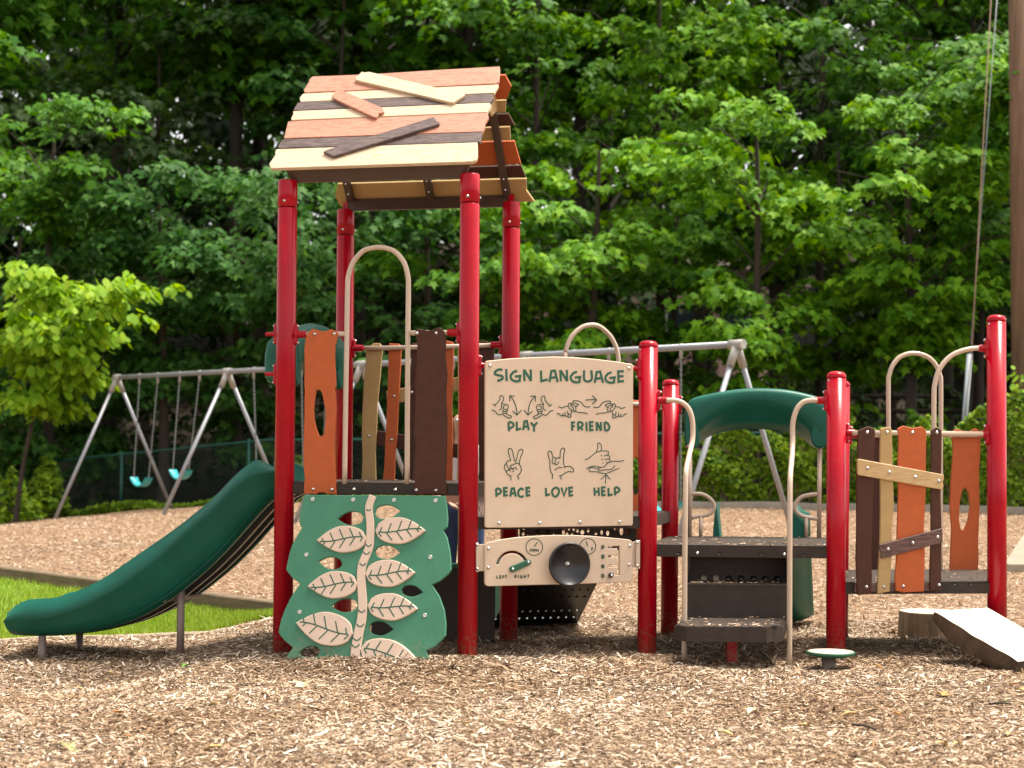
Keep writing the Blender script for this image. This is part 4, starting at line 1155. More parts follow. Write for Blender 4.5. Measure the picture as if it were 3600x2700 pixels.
for tip, rnd, hw, sg in lvs:
    lf = slab('leaf_hold', [z4(leafpx(tip, rnd, hw, 16))], vl, .016, VINE_TAN, vp, .005)
    ink = Ink(vl)
    T, Q = Vector(tip), Vector(rnd); ax = Q - T; pe = Vector((-ax.y, ax.x)).normalized()
    if pe.y > 0: pe = -pe
    mainv = []
    for i in range(9):
        t_ = .07 + .86 * i / 8
        mainv.append(T + ax * t_ + pe * (hw * .13 * math.sin((t_ - .5) * 5.2) * sg))
    ink.stroke(z4([tuple(p) for p in mainv]), .0040, 3)
    for t_, lu in ((.14, .26), (.34, .62), (.54, .74), (.74, .66), (.9, .36)):
        b_ = T + ax * t_ + pe * (hw * .13 * math.sin((t_ - .5) * 5.2) * sg)
        ink.stroke(z4([tuple(b_ + pe * 4), tuple(b_ + pe * hw * lu - ax.normalized() * hw * .30 * lu * 1.2)]), .0036)
        if t_ > .1: ink.stroke(z4([tuple(b_ + ax * .035 - pe * 4), tuple(b_ + ax * .035 - pe * hw * lu * .92 - ax.normalized() * hw * .62 * lu)]), .0036)
    ink.build('leaf_veins', INK, lf)
stem = smooth_line([(850, 294), (828, 350), (820, 400), (828, 470), (832, 540), (830, 610), (822, 670), (800, 730), (772, 800), (765, 880), (768, 960), (774, 1050), (775, 1130), (768, 1200), (751, 1270), (738, 1340), (724, 1430), (720, 1560)], 3)
L1, R1 = [], []
for i, p in enumerate(stem):
    a = stem[max(0, i - 1)]; b = stem[min(len(stem) - 1, i + 1)]; d = (b - a).normalized(); n_ = Vector((-d.y, d.x))
    w_ = 26 + 10 * i / len(stem)
    L1.append((p.x + n_.x * w_, p.y + n_.y * w_)); R1.append((p.x - n_.x * w_, p.y - n_.y * w_))
vs_ = vine.shift(.013)
st = slab('vine_stem', [z4(L1 + R1[::-1])], vs_, .0125, VINE_TAN, vp, .004)
ink = Ink(vs_)
for cx_, cy_, w_ in ((820, 398, 17), (822, 657, 20), (806, 712, 24), (778, 795, 22), (770, 1135, 24), (760, 1238, 28), (735, 1337, 31), (725, 1387, 29)):
    ink.stroke(z4([(cx_ - w_, cy_ - w_ * .35), (cx_ - w_ * .5, cy_ + w_ * .25), (cx_, cy_ + w_ * .42), (cx_ + w_ * .5, cy_ + w_ * .25), (cx_ + w_, cy_ - w_ * .35)]), .0036, 3)
ink.build('stem_marks', INK, st)
bolts(z4([(412, 321), (707, 325), (1005, 327), (1308, 331), (366, 727), (1270, 744), (317, 1144), (1230, 1168)]), vine, vp, mesh=RIVET, scale=1.1)

# sign language panel -----------------------------------------------
sg_out = [(115, 372), (122, 352), (135, 349), (300, 332), (480, 323), (620, 318), (760, 323), (900, 334), (1050, 352), (1180, 371), (1193, 376), (1196, 392), (1194, 1540), (1184, 1552), (700, 1560), (128, 1568), (113, 1556)]
sgn = slab('sign_panel', [z5(sg_out)], signp, .019, TANP, ps, .004, label='tan sign language panel with engraved words and hands')
bolts(z5([(150, 385), (1165, 405), (217, 1534), (513, 1531), (807, 1527), (1095, 1523)]), signp, sgn, scale=.95)
ink = Ink(signp)
zt = Z(1700, 1270, 4.25385); HWm = 4.3 * 10.64 / 5800
write(ink, zt, [('S', 158, 290, 122, 292), ('I', 328, 358, 116, 297), ('G', 395, 568, 140, 300), ('N', 598, 722, 122, 296)], HWm)
ink.build('word_lettering', INK, sgn); ink = Ink(signp)
write(ink, zt, [('L', 852, 960, 138, 305), ('A', 985, 1108, 140, 312), ('N', 1142, 1262, 130, 300), ('G', 1293, 1462, 154, 316), ('U', 1495, 1620, 135, 303), ('A', 1662, 1786, 155, 322), ('G', 1812, 1978, 162, 322), ('E', 2010, 2100, 145, 308)], HWm)
ink.build('word_lettering', INK, sgn)
ink = Ink(signp); HWw = 4.0 * 10.64 / 5800
za = Z(1720, 1370, 9.21667); zb = Z(1950, 1370, 8.1926); zc = Z(1740, 1540, 6.91333); zd = Z(2020, 1540, 6.9143)
write(ink, za, [('P', 618, 795, 1045, 1345), ('L', 878, 1030, 1035, 1310), ('A', 1098, 1282, 1015, 1312), ('Y', 1345, 1555, 1042, 1358)], HWw)
ink.build('word_lettering', INK, sgn); ink = Ink(signp)
write(ink, zb, [('F', 492, 590, 930, 1180), ('R', 660, 820, 928, 1185), ('I', 900, 935, 930, 1195), ('E', 1010, 1120, 925, 1175), ('N', 1198, 1350, 928, 1185), ('D', 1425, 1585, 935, 1190)], HWw)
ink.build('word_lettering', INK, sgn); ink = Ink(signp)
HWw2 = 3.9 * 10.64 / 5800
write(ink, zc, [('P', 22, 152, 1225, 1435), ('E', 216, 315, 1205, 1402), ('A', 372, 508, 1220, 1425), ('C', 558, 705, 1222, 1428), ('E', 762, 860, 1202, 1402)], HWw2)
ink.build('word_lettering', INK, sgn); ink = Ink(signp)
write(ink, zc, [('L', 1230, 1340, 1212, 1402), ('O', 1382, 1562, 1200, 1422), ('V', 1615, 1748, 1202, 1408), ('E', 1802, 1900, 1198, 1402)], HWw2)
ink.build('word_lettering', INK, sgn); ink = Ink(signp)
write(ink, zd, [('H', 474, 596, 1200, 1405), ('E', 660, 755, 1190, 1395), ('L', 815, 922, 1212, 1405), ('P', 970, 1095, 1195, 1395)], HWw2)
ink.build('word_lettering', INK, sgn)
ink = Ink(signp); hl = .0030
playL = [[(110, 465), (190, 500)], [(200, 540), (215, 470), (300, 380), (345, 300), (345, 220), (385, 190), (440, 215), (470, 290), (455, 350), (405, 420), (395, 500), (400, 580), (370, 630), (315, 655)], [(410, 455), (500, 465), (560, 475), (610, 510), (615, 570), (590, 625), (520, 638), (465, 610), (450, 570), (475, 530), (530, 520)], [(440, 635), (440, 670), (490, 700), (560, 695), (595, 660), (590, 630)], [(445, 690), (445, 740), (490, 765), (550, 760), (575, 720), (570, 700)], [(80, 660), (130, 665), (195, 700), (270, 790), (350, 812), (415, 785), (500, 850), (600, 905), (660, 920), (715, 890), (710, 850), (640, 825), (540, 775)]]
for s_ in playL:
    ink.stroke(za(s_), hl, 5 if len(s_) > 2 else 0)
    ink.stroke(za([(2150 - x_, y_ + 14) for x_, y_ in s_]), hl, 5 if len(s_) > 2 else 0)
for s_ in ([(665, 375), (665, 195), (825, 205)], [(760, 690), (895, 820), (1040, 660)], [(1495, 380), (1495, 205), (1335, 212)], [(1125, 660), (1255, 820), (1395, 700)]): ink.stroke(za(s_), hl)
for s_ in ([(680, 210), (770, 320), (850, 500), (890, 680), (900, 810)], [(1480, 220), (1370, 350), (1300, 500), (1265, 680), (1255, 800)]): ink.stroke(za(s_), hl, 4)
ink.build('hand_drawing', LINE, sgn); ink = Ink(signp)
frL = [[(105, 490), (225, 525), (290, 485), (385, 475)], [(395, 480), (395, 420), (425, 385), (465, 410), (470, 470), (530, 520), (540, 600), (480, 590), (420, 530), (395, 480)], [(485, 440), (490, 395), (530, 380), (530, 330), (560, 315), (640, 315), (720, 340), (790, 390), (840, 460), (900, 495), (1025, 490)], [(530, 380), (610, 390), (660, 420), (700, 435)], [(490, 440), (540, 440), (605, 500), (605, 610), (570, 635), (540, 600)], [(655, 430), (650, 470), (610, 495)], [(610, 620), (700, 655), (830, 660), (950, 695)], [(480, 600), (485, 650), (460, 700), (400, 700), (375, 660), (375, 610)], [(400, 710), (380, 760), (420, 800), (470, 780), (460, 715)], [(60, 685), (110, 685), (180, 745), (240, 745), (225, 680)], [(240, 745), (310, 755), (290, 650)], [(310, 760), (370, 765)]]
for s_ in frL:
    ink.stroke(zb(s_), hl, 4 if len(s_) > 3 else 0)
    ink.stroke(zb([(2140 - x_, y_ + 14) for x_, y_ in s_]), hl, 4 if len(s_) > 3 else 0)
ink.stroke(zb([(885, 300), (1000, 287), (1100, 285), (1200, 295)]), hl, 3); ink.stroke(zb([(1085, 165), (1205, 297), (1085, 410)]), hl)
ink.build('hand_drawing', LINE, sgn); ink = Ink(signp)
for s_ in ([(385, 545), (355, 440), (325, 340), (330, 270), (365, 250), (410, 280), (440, 370), (465, 500), (490, 565), (515, 550), (545, 420), (580, 310), (630, 275), (675, 290), (675, 350), (625, 460), (600, 560), (595, 630)], [(385, 545), (310, 560), (285, 600), (295, 670), (340, 740), (400, 745)], [(275, 620), (235, 660), (235, 740), (270, 800), (325, 780), (340, 750)], [(405, 735), (375, 670), (440, 650), (530, 605), (590, 640), (635, 710), (640, 790), (600, 870), (550, 908)], [(405, 740), (460, 735), (505, 715), (540, 770)], [(270, 800), (300, 870), (345, 905), (400, 918)]): ink.stroke(zc(s_), hl, 5)
for s_ in ([(550, 908), (585, 1005)], [(388, 920), (388, 1028)], [(435, 745), (450, 825)], [(355, 760), (370, 810)]): ink.stroke(zc(s_), hl)
ink.build('hand_drawing', LINE, sgn); ink = Ink(signp)
for s_ in ([(1410, 470), (1375, 345), (1335, 318), (1290, 345), (1295, 430), (1330, 540), (1340, 720), (1365, 830), (1420, 905)], [(1410, 470), (1450, 470), (1485, 500), (1540, 475), (1585, 495)], [(1583, 495), (1585, 380), (1605, 280), (1655, 242), (1700, 280), (1675, 380), (1665, 520), (1675, 640), (1700, 700)], [(1410, 480), (1390, 560), (1410, 620), (1460, 630)], [(1485, 500), (1460, 590), (1490, 650), (1530, 620), (1558, 570)], [(1450, 785), (1510, 735), (1570, 712), (1630, 715)], [(1675, 720), (1740, 688), (1830, 690), (1900, 745), (1910, 800), (1880, 825), (1800, 812), (1720, 840), (1640, 895), (1560, 918)]): ink.stroke(zc(s_), hl, 5)
for s_ in ([(1395, 905), (1397, 995)], [(1600, 915), (1612, 1005)]): ink.stroke(zc(s_), hl)
ink.build('hand_drawing', LINE, sgn); ink = Ink(signp)
for s_ in ([(255, 530), (350, 485), (440, 410), (520, 350), (640, 315), (780, 315), (820, 335), (825, 380), (790, 410), (710, 435)], [(520, 350), (555, 270), (565, 190), (565, 130), (600, 118), (640, 160), (655, 230), (648, 315)], [(790, 415), (835, 430), (855, 465), (850, 505), (730, 518)], [(850, 520), (862, 550), (855, 590), (760, 602)], [(285, 745), (370, 705), (490, 680), (600, 705), (660, 712), (740, 680), (800, 610), (870, 575), (970, 562), (1080, 565), (1210, 545)], [(370, 715), (350, 750), (365, 805), (430, 818), (540, 820), (650, 850), (760, 862), (850, 830), (960, 780), (1085, 733)], [(375, 720), (470, 720), (575, 755), (585, 790), (620, 800), (700, 775), (850, 765), (930, 735), (980, 665)], [(575, 755), (590, 735), (650, 715)]): ink.stroke(zd(s_), hl * .92, 5)
for s_ in ([(648, 405), (650, 440)], [(665, 500), (670, 540)], [(688, 600), (695, 625)], [(635, 1005), (765, 885), (865, 1005)], [(765, 900), (750, 1010), (755, 1110)]): ink.stroke(zd(s_), hl * .92)
ink.build('hand_drawing', LINE, sgn)
zc1 = zat(signp, *z5([(1210, 402)])[0]); zc0 = zat(signp, *z5([(90, 380)])[0])
for k, z_, sgd in (('FR', zc0, 1), ('P5', zc1, -1)):
    c_ = clamp(k, z_, signp.U * sgd, ps, .055, .018)
fr2 = wallplane('FR', 'P5', .9, .0)

# dashboard panel -----------------------------------------------------
dp = wallplane('FR', 'P5', .6, .06)
da_out = [(287, 462), (300, 440), (325, 432), (450, 405), (600, 384), (760, 371), (900, 365), (1040, 362), (1180, 364), (1320, 371), (1460, 383), (1600, 396), (1690, 406), (1716, 418), (1728, 440), (1724, 790), (1716, 812), (1695, 822), (1200, 838), (700, 850), (325, 861), (300, 852), (288, 832)]
arc = []
for i in range(15):
    a_ = R(168 - 142 * i / 14); arc.append((556 + 160 * math.cos(a_), 680 - 165 * math.sin(a_)))
for i in range(15):
    a_ = R(26 + 142 * i / 14); arc.append((556 + 136 * math.cos(a_), 680 - 141 * math.sin(a_)))
comb = [(1490, 474), (1600, 470), (1600, 752), (1540, 756), (1540, 738), (1580, 736), (1580, 672), (1492, 676), (1492, 656), (1580, 652), (1580, 580), (1492, 580), (1492, 562), (1580, 560), (1580, 490), (1490, 492)]
dash = slab('drive_panel', [z6(da_out), z6(arc), z6(comb)], dp, .019, TANP, ps, .004, label='tan driving panel with black steering wheel and gear slots')
bolts(z6([(325, 493), (322, 680), (1698, 467), (1692, 650)]), dp, dash, scale=.9)
ink = Ink(dp)
def circ(cx_, cy_, r_): return [(cx_ + r_ * math.cos(i * math.pi / 16), cy_ + r_ * math.sin(i * math.pi / 16)) for i in range(32)]
ink.stroke(z6(circ(769, 479, 81)), .0027, 0, True); ink.stroke(z6(circ(1290, 472, 77)), .0027, 0, True)
ink.stroke(z6([(768, 475), (800, 433)]), .0032); ink.stroke(z6([(1288, 470), (1275, 424)]), .0032)
hs_ = .0026
write(ink, z6, [('M', 727, 756, 496, 524), ('P', 764, 782, 498, 526), ('H', 790, 810, 496, 524), ('F', 1326, 1342, 485, 512), ('E', 1240, 1254, 487, 513), ('L', 403, 420, 757, 784), ('E', 432, 450, 756, 783), ('F', 462, 478, 756, 783), ('T', 484, 504, 754, 782), ('R', 578, 597, 752, 780), ('I', 610, 618, 752, 780), ('G', 632, 655, 752, 780), ('H', 668, 686, 750, 778), ('T', 700, 724, 748, 777)], hs_)
write(ink, z6, [('P', 1424, 1448, 464, 500), ('R', 1424, 1450, 556, 592), ('N', 1424, 1448, 648, 684), ('D', 1424, 1448, 740, 776)], .0036)
ink.build('panel_markings', LINE, dash)
lp1, lp2 = (563, 695), (715, 628)
ax = (Vector(lp2) - Vector(lp1)).normalized(); pe = Vector((-ax.y, ax.x)); lev = []
for i in range(9): a_ = R(90 + 180 * i / 8); q = Vector(lp1) + (ax * math.cos(a_) + pe * math.sin(a_)) * 31; lev.append(tuple(q))
for i in range(9): a_ = R(-90 + 180 * i / 8); q = Vector(lp2) + (ax * math.cos(a_) + pe * math.sin(a_)) * 27; lev.append(tuple(q))
lv = slab('turn_lever', [z6(lev)], dp.shift(.016), .014, INK, dash, .003)
bolts(z6([(563, 695), (713, 629)]), dp.shift(.016), lv, scale=.8)
wc = dp.pt(*z6([(1085, 642)])[0]); Mw = dp.M(); Mw.translation = wc
WR = .1395
m = MB()
prof = [(.0, .018), (.018, .018), (.03, .020), (.118, .048), (.124, .056), (.128, .062), (.134, .0635), (.1395, .058), (.1405, .050), (.138, .042), (.131, .040), (.12, .036), (.03, .008), (.0, .006)]
m.lathe(prof, 56); whl = m.build('steering_wheel', BLACKP, dash, Mw)
m = MB(); m.lathe([(.0, .032), (.006, .0315), (.010, .028), (.011, .023), (.0185, .0225), (.0185, .017)], 24); m.build('wheel_hub', STEEL, whl, Mw)
kp = dp.pt(*z6([(1507, 752)])[0]); Mk = dp.M(); Mk.translation = kp
m = MB(); m.lathe([(.0, .026), (.008, .026), (.012, .025), (.0155, .021), (.016, .010), (.014, .0), (.0, -.02)], 24); kn = m.build('gear_knob', BLACKP, dash, Mk)
put(bpy.data.objects.new('bolt', BOLT), kn, Mk @ Matrix.Translation((0, 0, .025)) @ Matrix.Scale(.7, 4))
# tan brackets either side of the driving panel
for nm, pts in (('panel_bracket', [(213, 455), (290, 448), (290, 712), (213, 714)]), ('panel_bracket', [(1722, 430), (1775, 420), (1775, 672), (1722, 680)])):
    slab(nm, [z6(pts)], dp.shift(-.012), .006, TANM, dash, .001)
for pts in ([(1760, 415), (1800, 412), (1798, 690), (1760, 690)], [(205, 440), (228, 440), (228, 722), (205, 722)]):
    br_ = slab('bracket_flange', [z6(pts)], wallplane('FR', 'P5', .6, .064), .012, TANM, dash, .002)
    bolts(z6([(pts[0][0] + 12, pts[0][1] + 20), (pts[0][0] + 12, pts[2][1] - 30)]), wallplane('FR', 'P5', .6, .064), br_, scale=.8)

# rear wall of the second deck
bar('arch_bar', rear2, [(1984, 1865), (1985, 1500), (1986, 1262)] + z5([(702, 290), (718, 230), (755, 160), (820, 105), (885, 88), (950, 100), (1025, 165), (1070, 250), (1086, 330)]) + [(2173, 1300), (2172, 1500), (2171, 1865)], .0165, ps, smooth=3)
bar('guard_rail', rear2, [(1835, 1412), (1985, 1416)], .0165, ps); bar('guard_rail', rear2, [(2172, 1420), (2330, 1422)], .0165, ps)
oh = [(2226, 1615), (2234, 1606), (2243, 1612), (2250, 1650), (2252, 1690), (2246, 1735), (2236, 1745), (2228, 1735), (2221, 1690), (2221, 1650)]
slab('rear_plank', [[(2197, 1412), (2215, 1402), (2240, 1408), (2264, 1400), (2285, 1412), (2286, 1900), (2198, 1900)], oh], rear2.shift(-.018), .019, ORANGE, ps, .0035, label='orange rear plank with an oval hole behind the sign')
slab('rear_plank', [[(1850, 1412), (1880, 1400), (1930, 1405), (1945, 1415), (1945, 1880), (1850, 1880)]], rear2.shift(-.018), .019, BROWN, ps, .0035, label='brown rear plank hidden behind the sign')
# bubble riser panel under the rear edge and the perforated ladder
random.seed(12)
bl = [[(1828, 1842), (2236, 1842), (2236, 1935), (1828, 1935)]]
cand = []
for px, py, rx, ry in [(670, 300, 14, 12), (722, 302, 15, 11), (800, 332, 19, 34), (847, 304, 14, 14), (902, 325, 18, 36), (665, 352, 15, 18), (710, 352, 13, 14), (1056, 335, 16, 26), (1110, 300, 15, 20), (1155, 304, 15, 22), (1192, 322, 15, 18), (1240, 335, 20, 24), (1297, 318, 13, 20), (1427, 338, 14, 24), (1486, 345, 17, 26), (1560, 297, 15, 20), (1620, 325, 19, 40), (1677, 338, 16, 28), (1372, 352, 14, 13), (1090, 352, 15, 14), (1140, 356, 14, 11), (855, 356, 14, 11), (960, 360, 12, 10)]:
    bl.append(z6([(px + rx * math.cos(i * math.pi / 6), py + ry * math.sin(i * math.pi / 6)) for i in range(12)]))
for i in range(12):
    bl.append([(1850 + 33 * i + 8 * math.cos(j * math.pi / 5), 1912 + (6 if i % 2 else -6) + 9 * math.sin(j * math.pi / 5)) for j in range(10)])
slab('bubble_panel', bl, rear2.shift(-.01), .012, BRONZE, ps, .001)
# ladder descending behind, seen from underneath
nB = -rear2.N
lb0 = rear2.pt(1835, 1840); lb1 = rear2.pt(2170, 1840)
ld = empty('', (0, 0, 0)) if False else None
rows_h = []
W2 = (lb1 - lb0); W2.z = 0; wl = W2.length; W2.normalize()
Ld = Plane(lb0 + Vector((0, 0, -.19)) + nB * .05, W2, Vector((0, 0, 1)) * .80 - nB * 1.0)
lng = 1.22
hl = []
for r_ in range(13):
    for c_ in range(11):
        if r_ % 4 == 3: continue
        u_ = .05 + (wl - .1) * c_ / 10; v_ = -(.05 + (lng - .1) * r_ / 12)
        hl.append([Vector((u_ + .013 * math.cos(j * math.pi / 3), v_ + .013 * math.sin(j * math.pi / 3))) for j in range(6)])
me = slab_mesh('perforated_ladder', [[Vector((0, -lng)), Vector((wl, -lng)), Vector((wl, 0)), Vector((0, 0))]] + hl, .02, .001)
me.materials.append(BLACKP); lad = put(bpy.data.objects.new('perforated_ladder', me), ps, Ld.M())
for s_ in range(3):
    zc_ = Ld.O + Ld.U * (wl / 2) - Ld.V * (.2 + .4 * s_) - Ld.N * .08
    MB().box(zc_, wl, .22, .025, Matrix((( Ld.U.x, nB.x, 0), (Ld.U.y, nB.y, 0), (0, 0, 1)))).build('tread', BLACKP, lad)
for u_ in (-.015,):
    a = Ld.O + Ld.U * u_; b = a - Ld.V * lng
    MB().add([a + Vector((0, 0, .1)), a - Vector((0, 0, .16)), b - Vector((0, 0, .1)), b + Vector((0, 0, .25)) + nB * .12, a + nB * .25 + Vector((0, 0, .1))], [(0, 1, 2, 3, 4)]).build('side_panel', GREENP, lad, recalc=False)

# shop counter panel under the tower
ct = wallplane('RL', 'RR', .6, .04)
cp = slab('counter_panel', [[(1305, 1990), (1741, 1992), (1737, 2275), (1305, 2278)]], ct, .015, mat('dark_brown_panel', (.05, .036, .028), .6), ps, .002)
slab('counter_trim', [[(1300, 1980), (1745, 1983), (1745, 1998), (1300, 1996)]], ct.shift(.03), .06, GREENP, cp, .002)

# front steps to the third deck --------------------------------------
st3 = wallplane('P5', 'P7', .5, 0)
def stp(px, py, Y): return at(px, py, Y)
sm = MB()
yA, yB, yC = 10.13, 10.73, 11.0
tr1 = .260
def gp(px, Y, z): p = at(px, 1600, Y); return Vector((p.x, Y, z))
x0, x1 = z7([(237, 0)])[0][0], z7([(780, 0)])[0][0]
def xz(v): return 2200 + v / 1.3825
o = [gp(xz(237), yA + .12, tr1), gp(xz(298), yA, tr1), gp(xz(685), yA, tr1), gp(xz(765), yA + .10, tr1), gp(xz(780), yB, tr1), gp(xz(300), yB, tr1)]
sm.add(o + [p - Vector((0, 0, .088)) for p in o], [(0, 1, 2, 3, 4, 5), (11, 10, 9, 8, 7, 6)] + [(i, (i + 1) % 6, 6 + (i + 1) % 6, 6 + i) for i in range(6)])
me = sm.mesh('step_tread'); bm = bmesh.new(); bm.from_mesh(me)
bmesh.ops.bevel(bm, geom=[e_ for e_ in bm.edges if all(abs(v.co.z - tr1) < 1e-4 for v in e_.verts)], offset=.008, segments=2, affect='EDGES'); bm.to_mesh(me); bm.free()
me.materials.append(DECK); steps = put(bpy.data.objects.new('front_steps', me), ps); steps['label'] = 'dark brown two step climb up to the deck'
ctr = sum(o, Vector()) / 6
MB().add([p.lerp(ctr, .07) + Vector((0, 0, .002)) for p in o], [(0, 1, 2, 3, 4, 5)]).build('worn_tread', DECKTOP, steps, recalc=False)
zt2 = at(2550, z7([(0, 1180)])[0][1], yB).z
for a0, a1, y_, za_, zb_ in ((300, 783, yB, tr1 - .02, zt2), (300, 785, yC, zt2 - .02, .655)):
    q = [gp(xz(a0), y_, za_), gp(xz(a1), y_, za_), gp(xz(a1), y_, zb_), gp(xz(a0), y_, zb_)]
    MB().add(q + [p + Vector((0, .012, 0)) for p in q], [(0, 1, 2, 3), (7, 6, 5, 4), (0, 4, 5, 1), (1, 5, 6, 2), (2, 6, 7, 3), (3, 7, 4, 0)]).build('step_riser', DECK, steps)
q = [gp(xz(300), yB - .006, zt2 + .003), gp(xz(783), yB - .006, zt2 + .003), gp(xz(785), yC, zt2 + .003), gp(xz(318), yC, zt2 + .003)]
MB().add(q + [p - Vector((0, 0, .012)) for p in q], [(0, 1, 2, 3), (7, 6, 5, 4), (0, 4, 5, 1), (1, 5, 6, 2), (2, 6, 7, 3), (3, 7, 4, 0)]).build('step_tread', DECKTOP, steps)
for v_ in (382, 440, 500, 560, 620, 677, 735):
    p = gp(xz(v_), yC - .004, zt2 + .018); m = MB(); m.lathe([(0, 0), (.021, 0), (.021, .003)], 16)
    mm_ = m.build('drain_hole', BLACKP if v_ > 450 else MATS['pale_timber'], steps, Matrix.Translation(p) @ Matrix.Rotation(R(90), 4, 'X'))
for v_ in (300, 785):
    q = [gp(xz(v_), yB, zt2), gp(xz(v_), yC, zt2), gp(xz(v_), yC, .655), gp(xz(v_ + (18 if v_ < 400 else 0)), yB + .05, .64)]
    MB().add(q, [(0, 1, 2, 3)]).build('step_cheek', DECK, steps, recalc=False)
lf0 = at(2570, 2230, 10.42)
MB().box((lf0.x, 10.42, .08), .062, .11, .34, bev=.004).build('step_leg', RED, steps)
for q in ([(283, 1352), (305, 1358), (330, 1340), (300, 1340)], [(265, 1362), (298, 1365), (305, 1358), (278, 1356)], [(722, 1352), (748, 1352), (752, 1358), (726, 1358)], [(706, 1380), (735, 1380), (742, 1386), (712, 1387)]):
    pts = [hit(2200 + a_ / 1.3825, 1200 + b_ / 1.3825, Vector((0, 0, tr1 + .0035)), Vector((0, 0, 1))) for a_, b_ in q]
    MB().add(pts, [(0, 1, 2, 3)]).build('tread_slot', BLACKP, steps, recalc=False)
# hand rails of the steps
def rail3(pxs, Ys, nm='hand_rail'):
    pts = [at(*z7([p])[0], Y) for p, Y in zip(pxs, Ys)]
    return MB().tube(smooth_line(pts, 5), .017, 18).build(nm, TANM, ps)
rail3([(196, 287), (235, 287), (268, 295), (298, 318), (316, 352), (325, 400), (325, 470), (316, 520), (303, 575), (294, 620), (291, 680), (288, 900), (286, 1200), (284, 1560)], [10.80, 10.80, 10.80, 10.80, 10.80, 10.80, 10.79, 10.74, 10.62, 10.52, 10.48, 10.46, 10.46, 10.46])
rail3([(930, 287), (895, 287), (862, 296), (836, 322), (820, 360), (811, 410), (811, 480), (809, 540), (804, 600), (800, 650), (798, 720), (797, 900), (796, 1200), (795, 1600)], [10.73, 10.73, 10.73, 10.73, 10.73, 10.73, 10.72, 10.66, 10.54, 10.46, 10.42, 10.40, 10.40, 10.40])
z_r = zat(st3, *z7([(200, 287)])[0])
clamp('P5', z_r, st3.U, ps); clamp('P7', zat(st3, *z7([(930, 287)])[0]), -st3.U, ps)
for v_ in ((273, 1197), (273, 1275)): pass

# hoods over the slides ----------------------------------------------
def hood(pl, label):
    T_ = z7([(300, 300), (330, 277), (400, 259), (500, 241), (600, 231), (720, 232), (820, 244), (920, 268), (965, 282), (985, 300)])
    M_ = z7([(322, 470), (352, 430), (420, 362), (510, 312), (600, 296), (700, 302), (800, 335), (870, 392), (905, 445), (935, 480)])
    B_ = z7([(345, 517), (375, 490), (435, 458), (510, 440), (590, 432), (680, 433), (770, 443), (830, 458), (880, 488), (912, 515)])
    n_ = 40
    def res(c):
        s_ = smooth_line([(p[0], p[1]) for p in c], 5); out = []
        for i in range(n_ + 1):
            f_ = i / n_ * (len(s_) - 1); k_ = min(int(f_), len(s_) - 2); out.append(s_[k_].lerp(s_[k_ + 1], f_ - k_))
        return out
    T_, M_, B_ = res(T_), res(M_), res(B_)
    rows = []
    for i in range(n_ + 1):
        t3 = pl.uv(T_[i].x, T_[i].y, .05); m3 = pl.uv(M_[i].x, M_[i].y, .05); b3 = pl.uv(B_[i].x, B_[i].y, .05)
        r_ = [(t3.x, t3.y - .10, -.17), (t3.x, t3.y - .045, -.13), (t3.x, t3.y - .01, -.07), (t3.x, t3.y + .004, -.0), (t3.x, t3.y - .002, .03), (t3.x, t3.y - .014, .048), (t3.x * .7 + m3.x * .3, t3.y * .7 + m3.y * .3, .055), (t3.x * .3 + m3.x * .7, t3.y * .3 + m3.y * .7, .055), (m3.x, m3.y, .046), (m3.x * .75 + b3.x * .25, m3.y * .75 + b3.y * .25, .0), (m3.x * .4 + b3.x * .6, m3.y * .4 + b3.y * .6, -.09), (b3.x, b3.y + .01, -.165), (b3.x, b3.y + .02, -.18)]
        rows.append([Vector(v) for v in r_])
    # side lobes that drop down to the hand grips
    l0 = [pl.uv(*z7([p])[0], .05) for p in [(285, 350), (287, 430), (288, 500), (325, 522)]]
    m = MB(); m.grid(rows)
    m.add(rows[0], [tuple(range(len(rows[0])))]); m.add(rows[-1], [tuple(range(len(rows[-1])))[::-1]])
    for sgn_, (ea, eb) in ((0, ((283, 330), (345, 520))), (1, ((905, 440), (985, 515)))):
        ring = []
        if sgn_ == 0: poly = [(300, 300), (284, 345), (286, 430), (287, 495), (305, 518), (330, 524), (350, 512), (360, 470), (352, 425), (330, 350)]
        else: poly = [(985, 300), (990, 400), (985, 480), (972, 508), (945, 520), (918, 515), (902, 490), (896, 440), (930, 360)]
        p2 = [pl.uv(*z7([p])[0], .05) for p in poly]
        p2 = [Vector((v.x, v.y)) for v in smooth_line([(p.x, p.y) for p in p2], 3, True)]
        cc = sum(p2, Vector((0, 0))) / len(p2) - Vector((0, .03)); nn_ = len(p2)
        rings = [[Vector(((p.x - cc.x) * k_ + cc.x, (p.y - cc.y) * k_ + cc.y, z_)) for p in p2] for z_, k_ in ((.052, .80), (.05, .93), (.036, 1.0), (-.05, 1.0), (-.11, .95), (-.155, .8), (-.175, .5))]
        m.grid(rings, closed=True); m.add(rings[0], [tuple(range(nn_))]); m.add(rings[-1], [tuple(range(nn_))[::-1]])
    me = m.mesh('slide_hood'); me.materials.append(SLIDE)
    return me
hm = hood(rear3, '')
h3 = put(bpy.data.objects.new('slide_hood', hm), ps, rear3.M(.05)); h3['label'] = 'dark green arched slide hood on the right deck'
hp1 = Plane(G2('FL', .7 + (1.118 - .722)), (G2('RL', 1) - G2('FL', 1)))
hp1 = Plane(G2('RL', .7 + .396), G2('FL', 1) - G2('RL', 1)) if False else hp1
Mh = hp1.M(-.02)
h1 = put(bpy.data.objects.new('slide_hood', hm), ps, Mh); h1['label'] = 'dark green slide hood on the left side of the tower'
for k, sgd in (('P6', 1), ('P8', -1)):
    z_ = zat(rear3, *z7([(310, 310)])[0])
    clamp(k, z_, rear3.U * sgd, ps, .05, .018)
